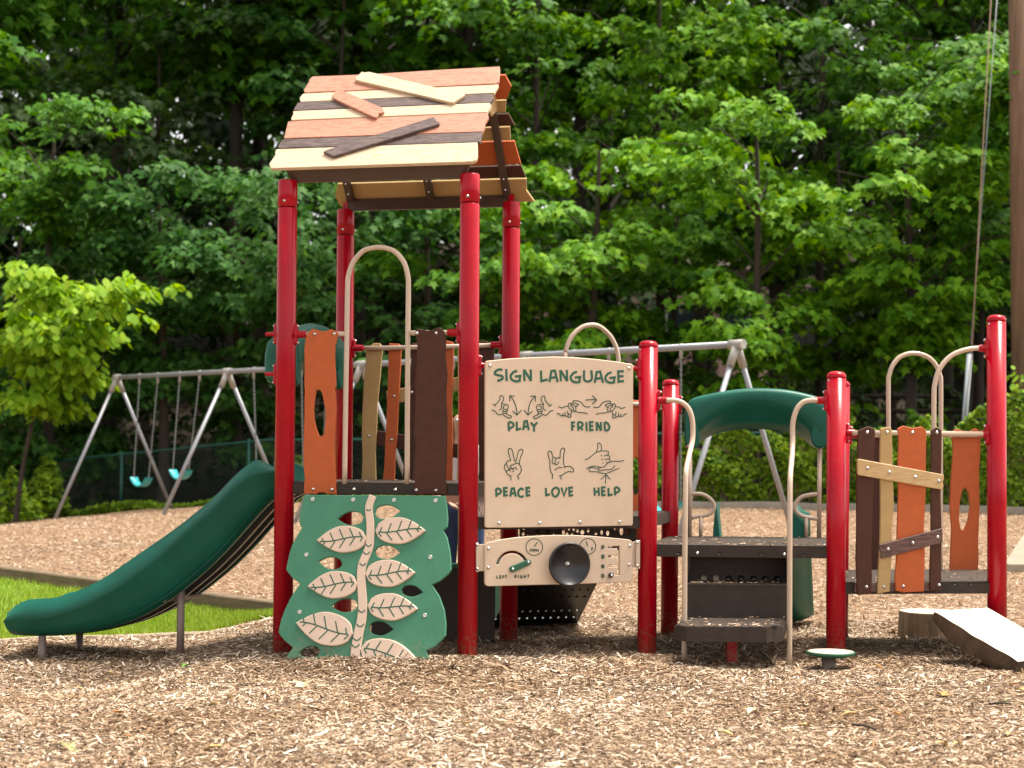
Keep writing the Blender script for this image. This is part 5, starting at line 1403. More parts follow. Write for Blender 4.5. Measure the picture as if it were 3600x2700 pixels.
for k, z_ in (('P6', z_r + .0), ):
    pass
# red lugs holding the left hood on the front tower post
for py in (1175, 1315):
    z_ = zat(fw_, 950, py)
    c_ = clamp('FL', z_, -eF, ps, .075, .014)
    c_ = clamp('RL', z_, -eF, ps, .075, .014)
# grips below the right hood
for sgn_, vx, lx in ((0, 312, [(318, 742), (350, 740), (385, 748), (415, 770), (430, 800), (418, 830), (385, 846), (350, 850), (320, 858)]), (1, 943, [(930, 742), (895, 746), (855, 756), (830, 780), (822, 805), (832, 832), (860, 850), (895, 858), (932, 864)])):
    MB().tube([at(*z7([(vx, 500)])[0], 11.93), at(*z7([(vx - (4 if sgn_ else 2), 960)])[0], 11.93)], .0165, 14).build('grip_bar', TANM, ps)
    MB().tube(smooth_line([at(*z7([p])[0], 11.93) for p in lx], 4), .0145, 14).build('grip_loop', TANM, ps)
    MB().tube([at(*z7([(365 if not sgn_ else 878, 852)])[0], 11.93), at(*z7([(364 if not sgn_ else 877, 960)])[0], 11.93)], .0145, 12).build('grip_bar', TANM, ps)
    lt = at(*z7([(vx, 512)])[0], 11.93); m = MB(); m.lathe([(0, .0), (.026, 0), (.03, .012), (.02, .03)], 18, Matrix.Translation(lt - Vector((0, 0, .01)))); m.build('grip_socket', STEEL, ps)

# slides -----------------------------------------------------------------
def slide_mesh(near_rows, lat, name):
    """near_rows: list of (top, flange, wallbottom) points on the near side; lat: lateral vector to the far side"""
    L_ = lat.normalized(); rows = []
    for T, Fp, Wb in near_rows:
        t2 = T + L_ * .05
        inner = Vector((t2.x, t2.y, Wb.z + .055)) + L_ * .035
        far_t = T + lat - L_ * .05; far_in = Vector((far_t.x, far_t.y, Wb.z + .055)) - L_ * .035
        fF = Fp + lat; fW = Wb + lat
        rows.append([Wb + L_ * .15, Wb + L_ * .11, Wb.lerp(Fp, .2) + L_ * .062, Wb.lerp(Fp, .5) + L_ * .022, Fp.lerp(Wb, .08) - L_ * .012, Fp - L_ * .028, Fp.lerp(t2, .5) - L_ * .004, t2 - L_ * .01, t2, t2 + L_ * .01 - Vector((0, 0, .012)), inner, inner + L_ * .06 - Vector((0, 0, .02)),
                     far_in - L_ * .06 - Vector((0, 0, .02)), far_in, far_t - L_ * .01 - Vector((0, 0, .012)), far_t, fF.lerp(far_t, .5), fF, fF.lerp(fW, .5), fW - L_ * .02, fW - L_ * .09, far_in - Vector((0, 0, .015)) + L_ * .02, far_in - L_ * .07 - Vector((0, 0, .035)), inner + L_ * .07 - Vector((0, 0, .035)), inner - Vector((0, 0, .015)) - L_ * .02])
    m = MB(); m.grid(rows, closed=True)
    m.add(rows[0], [tuple(range(len(rows[0])))]); m.add(rows[-1], [tuple(range(len(rows[-1])))[::-1]])
    me = m.mesh(name); me.materials.append(SLIDE)
    return me
z1 = Z(0, 1500, 1.84333)
sA = (G2('FL', 1) + G2('RL', 1)) / 2 + fw_.N * .36
sdv = -eF + fw_.N * .03; sdv.z = 0; sdv.normalize()
spl = Plane(sA - Vector((0, 0, sA.z - 1)), -sdv)
def curve_at(pts, x):
    for (xa, ya), (xb, yb) in zip(pts[:-1], pts[1:]):
        if xa <= x <= xb: return ya + (yb - ya) * (x - xa) / (xb - xa)
    return pts[0][1] if x < pts[0][0] else pts[-1][1]
def sm2(p): return [(v.x, v.y) for v in smooth_line(p, 5)]
Tc = sm2([(38, 1205), (60, 1182), (105, 1148), (180, 1121), (270, 1118), (380, 1103), (480, 1068), (580, 1025), (700, 955), (850, 850), (1000, 748), (1150, 640), (1300, 520), (1400, 430), (1480, 345), (1560, 270), (1620, 228), (1660, 214), (1720, 240), (1790, 275), (1850, 290)])
Fc = sm2([(34, 1262), (60, 1246), (150, 1236), (270, 1236), (400, 1210), (500, 1175), (600, 1130), (750, 1048), (900, 940), (1050, 825), (1200, 690), (1350, 560), (1450, 460), (1540, 372), (1620, 312), (1700, 292), (1790, 290), (1850, 298)])
Wc = sm2([(30, 1358), (60, 1363), (150, 1366), (320, 1366), (450, 1355), (600, 1330), (750, 1290), (900, 1228), (1050, 1138), (1150, 1062), (1300, 936), (1450, 785), (1600, 615), (1720, 490), (1800, 440), (1850, 420)])
rows = []
for x in [32, 40, 55, 80, 120, 170, 230] + list(range(300, 1600, 50)) + [1610, 1640, 1670, 1710, 1760, 1820]:
    rows.append(tuple(spl.pt(*z1([(x, curve_at(c, x))])[0]) for c in (Tc, Fc, Wc)))
s1 = put(bpy.data.objects.new('slide', slide_mesh(rows, -spl.N * .74, 'slide')), ps); s1['label'] = 'long dark green plastic slide on the left'
def leg_at(px, ytop, ybot, lateral, parent, r=.026):
    pl2 = spl.shift(-lateral)
    a = pl2.pt(px, ytop); g_ = float(gz(a.x, a.y)) - .12
    return MB().tube([a, Vector((a.x, a.y, g_))], r, 18).build('slide_leg', POSTB, parent)
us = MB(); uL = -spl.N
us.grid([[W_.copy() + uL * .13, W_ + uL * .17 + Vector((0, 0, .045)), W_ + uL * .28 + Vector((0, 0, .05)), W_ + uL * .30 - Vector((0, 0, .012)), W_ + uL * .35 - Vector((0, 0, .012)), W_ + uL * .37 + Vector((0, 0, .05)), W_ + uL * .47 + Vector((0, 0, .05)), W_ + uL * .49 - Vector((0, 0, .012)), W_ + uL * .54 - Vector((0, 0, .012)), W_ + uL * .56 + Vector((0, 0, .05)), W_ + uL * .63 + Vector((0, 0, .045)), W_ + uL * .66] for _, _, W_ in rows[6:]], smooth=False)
us.build('slide_underside', BLACKP, s1, recalc=False)  # ribbed black plastic; its black also carries the shade under the slide
leg_at(149, 2235, 0, .08, s1); leg_at(280, 2225, 0, .60, s1); l3 = leg_at(637, 2070, 0, .14, s1)
MB().tube([spl.shift(-.1).pt(575, 2108), spl.shift(-.6).pt(700, 2092)], .02, 10).build('leg_brace', POSTB, s1)
# slide behind the right deck
nb3 = (-rear3.N + rear3.U * .14).normalized(); c3 = rear3.pt(2655, 1880); c3.z = 0
hw3 = .33; rows = []
for i in range(26):
    t_ = i / 25; L_ = -.02 + 1.30 * t_
    zt_ = .80 - .60 * sstep(.08, .9, t_) - .09 * t_ + (.17 * math.exp(-((t_ - .10) / .09) ** 2))
    zb_ = .62 - .58 * sstep(.02, .85, t_)
    p = c3 + nb3 * L_ + rear3.U * hw3
    rows.append((Vector((p.x, p.y, zt_ + .02)), Vector((p.x, p.y, zt_ - .06)) + rear3.U * .03, Vector((p.x, p.y, zb_ - .03)) + rear3.U * .02))
s2 = put(bpy.data.objects.new('slide', slide_mesh(rows, -rear3.U * (2 * hw3), 'slide')), ps); s2['label'] = 'short dark green slide behind the right deck'
pe_ = c3 + nb3 * 1.5
MB().tube([(pe_.x, pe_.y, .1), (pe_.x, pe_.y, -.1)], .03, 14).build('slide_leg', POSTB, s2)

# right hand wall -----------------------------------------------------
bar('guard_rail', front4.shift(-.022), z8([(180, 580), (450, 581), (742, 585)]), .0165, ps)
zr4 = zat(front4, *z8([(740, 585)])[0]); clamp('P9', zr4, -front4.U, ps, .06); clamp('P7', zat(front4, *z8([(180, 580)])[0]), front4.U, ps, .06)
clamp('P8', zat(rear4, *z8([(172, 590)])[0]), rear4.U, ps, .06)
bar('arch_bar', wallplane('P7', 'P9', .5, .0), z8([(748, 214), (705, 215), (655, 225), (610, 245), (573, 280), (548, 325), (537, 370), (533, 420), (532, 700), (531, 1210)]), .0165, ps, smooth=4)
clamp('P9', zat(wallplane('P7', 'P9', .5, 0), *z8([(748, 214)])[0]), -front4.U, ps, .06)
bar('arch_bar', rear4, z8([(338, 1200), (337, 700), (336, 380), (340, 330), (352, 293), (378, 258), (410, 241), (443, 236), (480, 241), (515, 258), (543, 290), (558, 330), (563, 380), (562, 700), (561, 1200)]), .0165, ps, smooth=4)
bar('guard_rail', rear4, z8([(170, 592), (336, 590)]), .0165, ps); bar('guard_rail', rear4, z8([(562, 590), (745, 590)]), .0165, ps)
ro = slab('rear_plank', [z8([(607, 577), (635, 563), (660, 572), (690, 573), (715, 560), (733, 575), (735, 640), (728, 760), (731, 900), (725, 1050), (727, 1120), (722, 1202), (602, 1197), (605, 1100), (610, 1000), (603, 900), (607, 800), (618, 650)]), z8([(668, 815), (685, 840), (690, 900), (680, 960), (665, 997), (655, 1001), (648, 995), (642, 950), (645, 880), (655, 830)])], rear4.shift(-.018), .019, ORANGE, ps, .0035, label='orange rear plank with an oval hole at the right')
slab('rear_plank', [z8([(222, 590), (250, 562), (285, 572), (300, 590), (303, 800), (298, 1000), (300, 1200), (225, 1200), (220, 900)])], rear4.shift(-.018), .019, BROWN, ps, .0035, label='brown rear plank at the right')
pl4 = [([(205, 571), (245, 552), (268, 558), (279, 570), (277, 640), (270, 700), (272, 800), (268, 900), (266, 1000), (262, 1100), (266, 1200), (262, 1277), (205, 1281), (202, 1240), (197, 1130), (200, 1000), (200, 800), (203, 690)], BROWN, 'wide brown door plank', [(245, 578), (242, 1246)]),
       ([(303, 563), (325, 555), (343, 557), (351, 566), (352, 600), (355, 700), (358, 800), (360, 880), (352, 1000), (352, 1100), (345, 1200), (342, 1266), (290, 1276), (293, 1180), (298, 1100), (302, 1000), (303, 850), (300, 700)], OLIVE, 'narrow tan door plank', [(331, 578), (317, 1246)]),
       ([(378, 562), (400, 549), (440, 559), (480, 553), (500, 568), (500, 620), (498, 700), (500, 800), (495, 900), (490, 1000), (495, 1100), (492, 1200), (490, 1266), (400, 1270), (370, 1263), (365, 1210), (372, 1130), (375, 1000), (380, 850), (378, 700), (382, 620)], ORANGE, 'wide orange door plank', [(440, 579), (400, 1243)]),
       ([(520, 571), (545, 556), (567, 568), (566, 700), (562, 850), (567, 1000), (565, 1200), (567, 1256), (556, 1263), (518, 1262), (516, 1200), (522, 1000), (520, 800), (524, 650)], BROWN, 'narrow brown door plank', [(546, 579), (555, 1238)])]
for pts, m_, lb, bt_ in pl4:
    o_ = slab('door_plank', [z8(pts)], front4, .019, m_, ps, .0035, label=lb); bolts(z8(bt_), front4, o_)
fb = front4.shift(.019)
o_ = slab('cross_batten', [z8([(203, 697), (208, 692), (573, 760), (577, 766), (575, 785), (571, 795), (575, 808), (571, 826), (210, 763), (204, 757)])], fb, .019, W_BAT_T, ps, .004, label='tan woodgrain cross batten'); bolts(z8([(245, 732), (340, 750), (452, 771), (554, 788)]), fb, o_)
o_ = slab('cross_batten', [z8([(298, 1063), (566, 993), (570, 996), (571, 1055), (310, 1123), (303, 1115), (308, 1102), (303, 1090), (297, 1085)])], fb, .019, W_BAT_B, ps, .004, label='dark brown woodgrain cross batten'); bolts(z8([(335, 1083), (442, 1056), (549, 1030)]), fb, o_)
slab('base_board', [z8([(190, 1226), (525, 1225), (525, 1264), (190, 1270)])], front4.shift(-.020), .02, W_BAT_B, ps, .003)

# roof -----------------------------------------------------------------
tc_ = (G2('FL', 3) + G2('FR', 3) + G2('RL', 3) + G2('RR', 3)) / 4; tc_.z = 0
e_ = (G2('FR', 1) - G2('FL', 1)); e_.z = 0; e_.normalize(); n_f = Vector((e_.y, -e_.x, 0))
hd = .70
zE = hit(1300, z2([(0, 838)])[0][1], tc_ + n_f * hd, n_f).z
zR = hit(1400, z2([(0, 118)])[0][1], tc_, n_f).z
eav = tc_ + n_f * hd + Vector((0, 0, zE)); rid = tc_ + Vector((0, 0, zR))
fs_ = Plane(eav, e_, rid - eav)
# keep the slope normal pointing up and out
roof = None
fr_poly = [([(437, 150), (900, 132), (1400, 100), (1893, 72), (1897, 95), (1888, 190), (1862, 207), (380, 277), (370, 255), (415, 185), (413, 175)], W_ROOF_O, 'orange front roof board at the ridge'),
           ([(365, 284), (1885, 213), (1877, 235), (1850, 279), (345, 349), (338, 316)], W_ROOF_T, 'narrow tan front roof board below the ridge'),
           ([(325, 353), (1835, 286), (1848, 318), (1820, 353), (295, 416), (293, 405)], W_ROOF_B, 'upper dark brown front roof board'),
           ([(285, 420), (1815, 354), (1830, 380), (1795, 429), (275, 491), (272, 475), (290, 440)], W_ROOF_T, 'narrow tan front roof board at mid slope'),
           ([(250, 500), (1795, 432), (1809, 465), (1775, 520), (1780, 540), (1760, 580), (220, 632), (218, 622), (245, 515)], W_ROOF_O, 'orange front roof board at mid slope'),
           ([(205, 640), (1755, 583), (1760, 600), (1745, 625), (1750, 645), (1740, 660), (175, 709), (171, 690)], W_ROOF_B, 'lower dark brown front roof board'),
           ([(155, 716), (1721, 662), (1723, 765), (1710, 800), (1680, 813), (115, 866), (101, 830), (150, 760), (148, 740)], W_ROOF_T, 'wide tan front roof board at the eave')]
RU = []
for pts, m_, lb in fr_poly:
    loops = [[fs_.uv(*p) for p in z2(pts)]]
    me = slab_mesh('roof_board', loops, .022, .0035); me.materials.append(m_)
    o_ = put(bpy.data.objects.new('roof_board', me), ps, fs_.M()); o_['label'] = lb
    RU.append((min(p.y for p in loops[0]), max(p.y for p in loops[0]), m_, loops[0]))
f2 = fs_.shift(.021)
for pts, m_, lb in (([(770, 165), (822, 112), (845, 118), (880, 113), (1615, 285), (1624, 298), (1530, 355), (1500, 350), (780, 181)], W_ROOF_T, 'tan loose board slanting near the ridge'), ([(590, 297), (632, 244), (655, 250), (992, 398), (995, 425), (975, 436), (952, 440), (948, 455), (932, 470), (905, 464), (602, 322)], W_ROOF_O, 'short orange loose board slanting on the roof'), ([(523, 735), (545, 722), (610, 702), (1382, 464), (1395, 472), (1388, 488), (1405, 496), (1427, 500), (1424, 520), (1380, 535), (605, 771), (590, 768)], W_ROOF_B, 'dark brown loose board slanting up to the right')):
    me = slab_mesh('loose_board', [[f2.uv(*p) for p in z2(pts)]], .02, .004); me.materials.append(m_)
    o_ = put(bpy.data.objects.new('loose_board', me), ps, f2.M()); o_['label'] = lb
rs_ = Plane(tc_ - n_f * hd + Vector((0, 0, zE - .03)), -e_, rid - (tc_ - n_f * hd + Vector((0, 0, zE))))
Lh = (rid - eav).length
ends = [(.70, [0, .03, -.01]), (.66, [.02, .0]), (.68, [0, .03]), (.665, [.01, .0]), (.69, [0.0, .02]), (.70, [.01, .03]), (.735, [0, -.015, .03])]
mats_r = [ORANGE, OLIVE, BROWN, OLIVE, ORANGE, BROWN, OLIVE]
def parea(l): return abs(sum(l[i].x * l[(i + 1) % len(l)].y - l[(i + 1) % len(l)].x * l[i].y for i in range(len(l)))) / 2
hgt = {id(r_[3]): parea(r_[3]) / 1.36 for r_ in RU}
_k = (Lh - .012 - 6 * .016) / sum(hgt.values()); hgt = {a_: b_ * _k for a_, b_ in hgt.items()}
vtop = Lh - .012
for (v0, v1, m_, lp_), (he, jag), mr_ in zip(RU, ends, mats_r):
    # underside and rear slope boards, jagged right end (towards -U here)
    v1 = vtop; v0 = vtop - hgt[id(lp_)]; vtop = v0 - .016
    left = [Vector((.68, v0)), Vector((.70, (v0 + v1) / 2)), Vector((.66, v1))]
    right = [Vector((-he - j, v1 - .003 + (v0 - v1) * (k + .0) / max(1, len(jag) - 1))) for k, j in enumerate(jag)]
    me = slab_mesh('roof_board', [left + right], .022, .003); me.materials.append(mr_)
    o_ = put(bpy.data.objects.new('roof_board', me), ps, rs_.M())
# frame: rafters and eave beams under the boards
def rbox(a, b, w_, h_, nm, up):
    a = Vector(a); b = Vector(b); d = (b - a); ln_ = d.length; d.normalize(); s_ = d.cross(up).normalized(); u_ = s_.cross(d)
    return MB().box((a + b) / 2, ln_, w_, h_, Matrix(((d.x, s_.x, u_.x), (d.y, s_.y, u_.y), (d.z, s_.z, u_.z)))).build(nm, BRONZE, ps)
for pl_, sgn_ in ((fs_, 1), (rs_, -1)):
    for s_ in (-.58, 0.02, .58):
        a = pl_.O + e_ * s_ - pl_.N * .043 + pl_.V * .035; b = pl_.O + e_ * s_ - pl_.N * .043 + pl_.V * (Lh - .03)
        rf_ = rbox(a, b, .05, .04, 'rafter', pl_.N)
    for s_ in (-.58, .02, .58):
        for v_ in (.05, .13, .22):
            P_ = pl_.O + e_ * s_ - pl_.N * .0635 + pl_.V * v_
            Mo = pl_.M(); Mo.translation = P_
            put(bpy.data.objects.new('bolt', BOLT), ps, Mo @ Matrix.Rotation(math.pi, 4, 'X') @ Matrix.Scale(.7, 4)) if sgn_ < 0 else None
    # eave beam between the posts, leaning with the post tops
    a = tc_ + n_f * (.605 * sgn_) - e_ * .60; b = tc_ + n_f * (.605 * sgn_) + e_ * .60
    zt_, zb_ = zE - .005, zE - (.085 if sgn_ > 0 else .095)
    m = MB()
    c_ = n_f * (.05 * sgn_)
    pts = [a + Vector((0, 0, zb_)) + e_ * .03, b + Vector((0, 0, zb_)) - e_ * .03, b + Vector((0, 0, zt_)) + c_ + e_ * .02, a + Vector((0, 0, zt_)) + c_ - e_ * .02]
    bk = [p - n_f * (.03 * sgn_) for p in pts]
    m.add(pts + bk, [(0, 1, 2, 3), (7, 6, 5, 4), (0, 4, 5, 1), (1, 5, 6, 2), (2, 6, 7, 3), (3, 7, 4, 0)])
    m.build('eave_beam', BRONZE, ps)
# post brackets up to the frame
for k in ('FL', 'RL', 'FR', 'RR'):
    a = PT[k] + Vector((0, 0, .08)); s_ = n_f if k[0] == 'F' else -n_f
    b = a + s_ * .02 + Vector((0, 0, .10 if k[0] == 'F' else .16))
    m = MB(); w_ = e_ * .028
    q = [a - w_, a + w_, b + w_ * .6, b - w_ * .6]
    m.add(q + [p + s_ * -.03 for p in q], [(0, 1, 2, 3), (7, 6, 5, 4), (0, 4, 5, 1), (1, 5, 6, 2), (2, 6, 7, 3), (3, 7, 4, 0)]); m.build('roof_bracket', RED, ps)
# ridge end plates
for sgn_ in (-1, 1):
    c_ = rid + e_ * (.60 * sgn_) - Vector((0, 0, .03)); gpl = Plane(c_, -n_f * sgn_ if sgn_ > 0 else -n_f * sgn_)
    me = slab_mesh('ridge_plate', [[Vector((0, -.01)), Vector((-.185, -.215)), Vector((.0, -.30)), Vector((.185, -.215))]], .016, .002); me.materials.append(OLIVE)
    o_ = put(bpy.data.objects.new('ridge_plate', me), ps, gpl.M(.012))
# ------------------------------------------------------------------ stump, half log, stepping pod
STUMPW = mat('stump_side_wood', (.19, .135, .08), .9, .5, 4, .8, 30, stretch=(3, 3, .5), dirt=.5, dirtcol=(.06, .05, .035))
STUMPT = mat('pale_cut_wood', (.60, .50, .37), .85, .2, 5, .4, 60, dirt=.35, dirtcol=(.3, .23, .16))
sc_ = at(3268, 2149, 12.4); sr = .222
sz = float(gz(sc_.x, sc_.y))
stp_ = empty('tree_stump', (sc_.x, sc_.y, sz), 'short sawn tree stump with a pale top beside the slanting half log', 'stump')
m = MB(); rows = []
for h_, f_ in ((-.08, 1.10), (.0, 1.07), (.08, 1.03), (sc_.z - sz - .012, 1.0), (sc_.z - sz, .975)):
    rows.append([Vector((sc_.x + sr * f_ * (1 + .03 * math.sin(3 * a_ + 1) + .02 * math.sin(7 * a_)) * math.cos(a_), sc_.y + sr * f_ * (1 + .03 * math.sin(3 * a_ + 1)) * math.sin(a_), sz + h_)) for a_ in [2 * math.pi * i / 48 for i in range(48)]])
m.grid(rows, closed=True); m.build('bark_side', STUMPW, stp_)
MB().add([p + Vector((0, 0, .001)) for p in rows[-1]], [tuple(range(48))]).build('cut_top', STUMPT, stp_)
A = at(3284, 2152, 10.5); B = at(3572, 2324, 10.0)
ax = (B - A); ln_ = ax.length; ax.normalize(); wd = Vector((ax.y * -1, ax.x, 0)).normalized()
if wd.x < 0: wd = -wd
nrm = wd.cross(ax); nrm = nrm if nrm.z > 0 else -nrm
lg = empty('half_log', (A.x + .4, A.y - .1, 0), 'thick pale split log plank slanting down to the mulch at the right', 'log')
rows = []
W_ = .53
for i in range(25):
    t_ = i / 24; c_ = A + ax * (ln_ * t_ * 1.02)
    th = .05 + .092 * min(1, t_ * 4) ** .6
    wob = .008 * math.sin(9 * t_) + .005 * math.sin(23 * t_)
    pr = []
    for j in range(13):
        s_ = j / 12
        pr.append(c_ + wd * (W_ * s_ + wob * (1 - s_)) - nrm * (th * (.82 + .25 * math.sin(math.pi * s_) ** .7)))
    pr.append(c_ + wd * W_); pr.append(c_ + wd * (W_ * .5)); pr.append(c_ + wd * wob)
    rows.append(pr)
m = MB(); m.grid([[r_[j] for j in range(13)] + [r_[13]] for r_ in rows] , smooth=True)
m.grid([[r_[15], r_[0]] for r_ in rows])
m.add(rows[0][:16], [tuple(range(16))]); m.add(rows[-1][:16], [tuple(range(16))[::-1]])
m.build('bark_side', mat('dark_log_bark', (.085, .058, .036), .95, .5, 7, 1.0, 40, dirt=.5, dirtcol=(.26, .19, .13)), lg)
m = MB(); m.grid([[r_[15] + nrm * .003, r_[14] + nrm * .006, r_[13] + nrm * .003] for r_ in rows]); m.build('flat_top', mat('sun_bleached_wood', (.66, .57, .45), .85, .12, 5, .5, 50, stretch=(6, 1, 6), dirt=.3, dirtcol=(.38, .28, .2)), lg)

pr_ = A + ax * .25 + wd * .36
MB().box((pr_.x, pr_.y, pr_.z / 2 - .09), .18, .12, pr_.z - .04).build('log_prop', STUMPW, lg)
pc = at(2920.5, 2296, 10.22)
pod = empty('stepping_pod', (pc.x, pc.y, float(gz(pc.x, pc.y))), 'round tan stepping pod with green rim on a short post', 'stepping pod')
M_ = Matrix.Translation(pc)
m = MB(); m.lathe([(0, -.022), (.10, -.022), (.135, -.012), (.149, -.004), (.1505, .004), (.148, .010), (.140, .0115), (.139, .0095)], 56, M_); m.build('rim', INK, pod)
m = MB(); m.lathe([(0, .0128), (.125, .0128), (.1385, .0118), (.1388, .009)], 56, M_); tp = m.build('top', VINE_TAN, pod)
for q in range(7):
    a_ = q * 6.283 / 7; r_ = .08 if q % 2 else .055
    m = MB(); m.lathe([(0, .004), (.009, .0032), (.015, .0)], 14, Matrix.Translation(pc + Vector((r_ * math.cos(a_), r_ * math.sin(a_), .0126))) @ Matrix.Diagonal((1.5, .8, 1, 1))); m.build('grip_bump', VINE_TAN, tp)
MB().tube([pc + Vector((-.012, 0, -.02)), Vector((pc.x - .012, pc.y, -.15))], .045, 22).build('pod_post', POSTB, pod)

# ------------------------------------------------------------------ person behind the tower
SKIN = mat('skin', (.50, .30, .21), .5, .06, 20)
JEAN = mat('blue_denim', (.022, .045, .11), .85, .3, 18, .3, 300)
SHIRT = mat('white_cotton_top', (.62, .60, .60), .85, .06, 10, .3, 60)
HAIRM = mat('light_brown_hair', (.30, .18, .085), .55, .3, 30, .6, 90, stretch=(6, 6, .8))
PYY = 12.75; pp = at(1622, 1600, PYY)
gp0 = float(gz(pp.x, pp.y))
per = empty('person', (pp.x, pp.y, gp0), 'person in blue jeans and white top behind the tower, mostly hidden by a red post', 'person')
def skin_mesh(name, verts, edges, radii, material, parent, level=2):
    me = bpy.data.meshes.new(name)
    me.from_pydata([(pp.x + v[0], pp.y + v[1], gp0 + v[2]) for v in verts], edges, [])
    o_ = bpy.data.objects.new(name, me); put(o_, parent)
    sm_ = o_.modifiers.new('skin', 'SKIN'); sm_.use_smooth_shade = True
    for i, r_ in enumerate(radii):
        sv = me.skin_vertices[0].data[i]; sv.radius = (r_[0], r_[1]) if isinstance(r_, tuple) else (r_, r_)
    me.skin_vertices[0].data[0].use_root = True
    ss = o_.modifiers.new('sub', 'SUBSURF'); ss.levels = level; ss.render_levels = level
    me.materials.append(material)
    return o_
# root at pelvis; y- is towards the viewer
bv = [(0, 0, .90), (0, 0, 1.02), (0, .0, 1.18), (0, 0, 1.32), (0, 0, 1.40), (0, -.01, 1.47), (0, -.015, 1.55), (0, -.01, 1.63),
      (-.095, 0, .84), (-.10, -.01, .48), (-.105, .02, .10), (-.105, -.07, .04), (.095, 0, .84), (.10, -.01, .48), (.105, .02, .10), (.105, -.07, .04),
      (-.16, 0, 1.33), (-.23, -.01, 1.08), (-.16, -.16, .95), (-.11, -.2, .93), (.16, 0, 1.33), (.23, -.01, 1.08), (.15, -.16, .96), (.09, -.20, .94)]
be = [(0, 1), (1, 2), (2, 3), (3, 4), (4, 5), (5, 6), (6, 7), (0, 8), (8, 9), (9, 10), (10, 11), (0, 12), (12, 13), (13, 14), (14, 15), (3, 16), (16, 17), (17, 18), (18, 19), (3, 20), (20, 21), (21, 22), (22, 23)]
brd = [(.13, .10), (.12, .09), (.125, .095), (.12, .09), .055, .055, (.075, .09), (.06, .075), .085, .058, .042, .035, .085, .058, .042, .035, .055, .043, .033, .03, .055, .043, .033, .03]
skin_mesh('body', bv, be, brd, SKIN, per)
skin_mesh('jeans', [(0, 0, .93), (0, 0, .99), (-.1, 0, .83), (-.105, -.01, .48), (-.108, .02, .08), (.1, 0, .83), (.105, -.01, .48), (.108, .02, .08)], [(0, 1), (0, 2), (2, 3), (3, 4), (0, 5), (5, 6), (6, 7)], [(.155, .115), (.145, .11), (.098, .10), .078, .066, (.098, .10), .078, .066], JEAN, per)
skin_mesh('top', [(0, 0, 1.16), (0, 0, .98), (0, 0, 1.32), (0, 0, 1.385), (-.165, 0, 1.335), (-.215, -.005, 1.17), (.165, 0, 1.335), (.215, -.005, 1.17)], [(0, 1), (0, 2), (2, 3), (2, 4), (4, 5), (2, 6), (6, 7)], [(.14, .11), (.15, .12), (.135, .105), (.07, .065), .07, .06, .07, .06], SHIRT, per)
skin_mesh('hair', [(0, .015, 1.65), (0, .05, 1.55), (-.03, .06, 1.38), (-.05, .05, 1.2), (-.075, -.01, 1.52), (-.085, -.04, 1.28), (.075, -.01, 1.52), (.085, -.04, 1.28)], [(0, 1), (1, 2), (2, 3), (0, 4), (4, 5), (0, 6), (6, 7)], [(.08, .085), (.085, .05), (.08, .04), (.05, .03), (.028, .045), (.02, .03), (.028, .045), (.02, .03)], HAIRM, per)
for sg in (-1, 1):
    for q in range(5):
        bx = sg * (.085 - .012 * q); p0 = Vector((pp.x + bx, pp.y - .215, gp0 + .945 - .004 * q)); d_ = Vector((-sg * .5, -.5, -.5)).normalized() if q < 4 else Vector((-sg * .9, -.1, .3)).normalized()
        p1 = p0 + d_ * .035; p2 = p1 + (d_ + Vector((-sg * .3, .5, -.3))).normalized() * .028
        MB().tube([p0, p1, p2], [.0085, .008, .006], 8).build('finger', SKIN, per)
hc = Vector((pp.x, pp.y - .015, gp0 + 1.57))
for sg in (-1, 1):
    MB().lathe([(0, .012), (.008, .009), (.012, .0)], 12, Matrix.Translation(hc + Vector((sg * .032, -.083, .005))) @ Matrix.Rotation(R(90), 4, 'X')).build('eye', mat('eye_white', (.6, .6, .6), .3) if 'eye_white' not in MATS else MATS['eye_white'], per)
MB().tube([hc + Vector((0, -.085, .01)), hc + Vector((0, -.107, -.028)), hc + Vector((0, -.09, -.034))], [.008, .013, .009], 8).build('nose', SKIN, per)
MB().tube([hc + Vector((-.024, -.083, -.058)), hc + Vector((0, -.09, -.062)), hc + Vector((.024, -.083, -.058))], [.003, .007, .003], 8).build('mouth', mat('lip', (.35, .12, .1), .5), per)

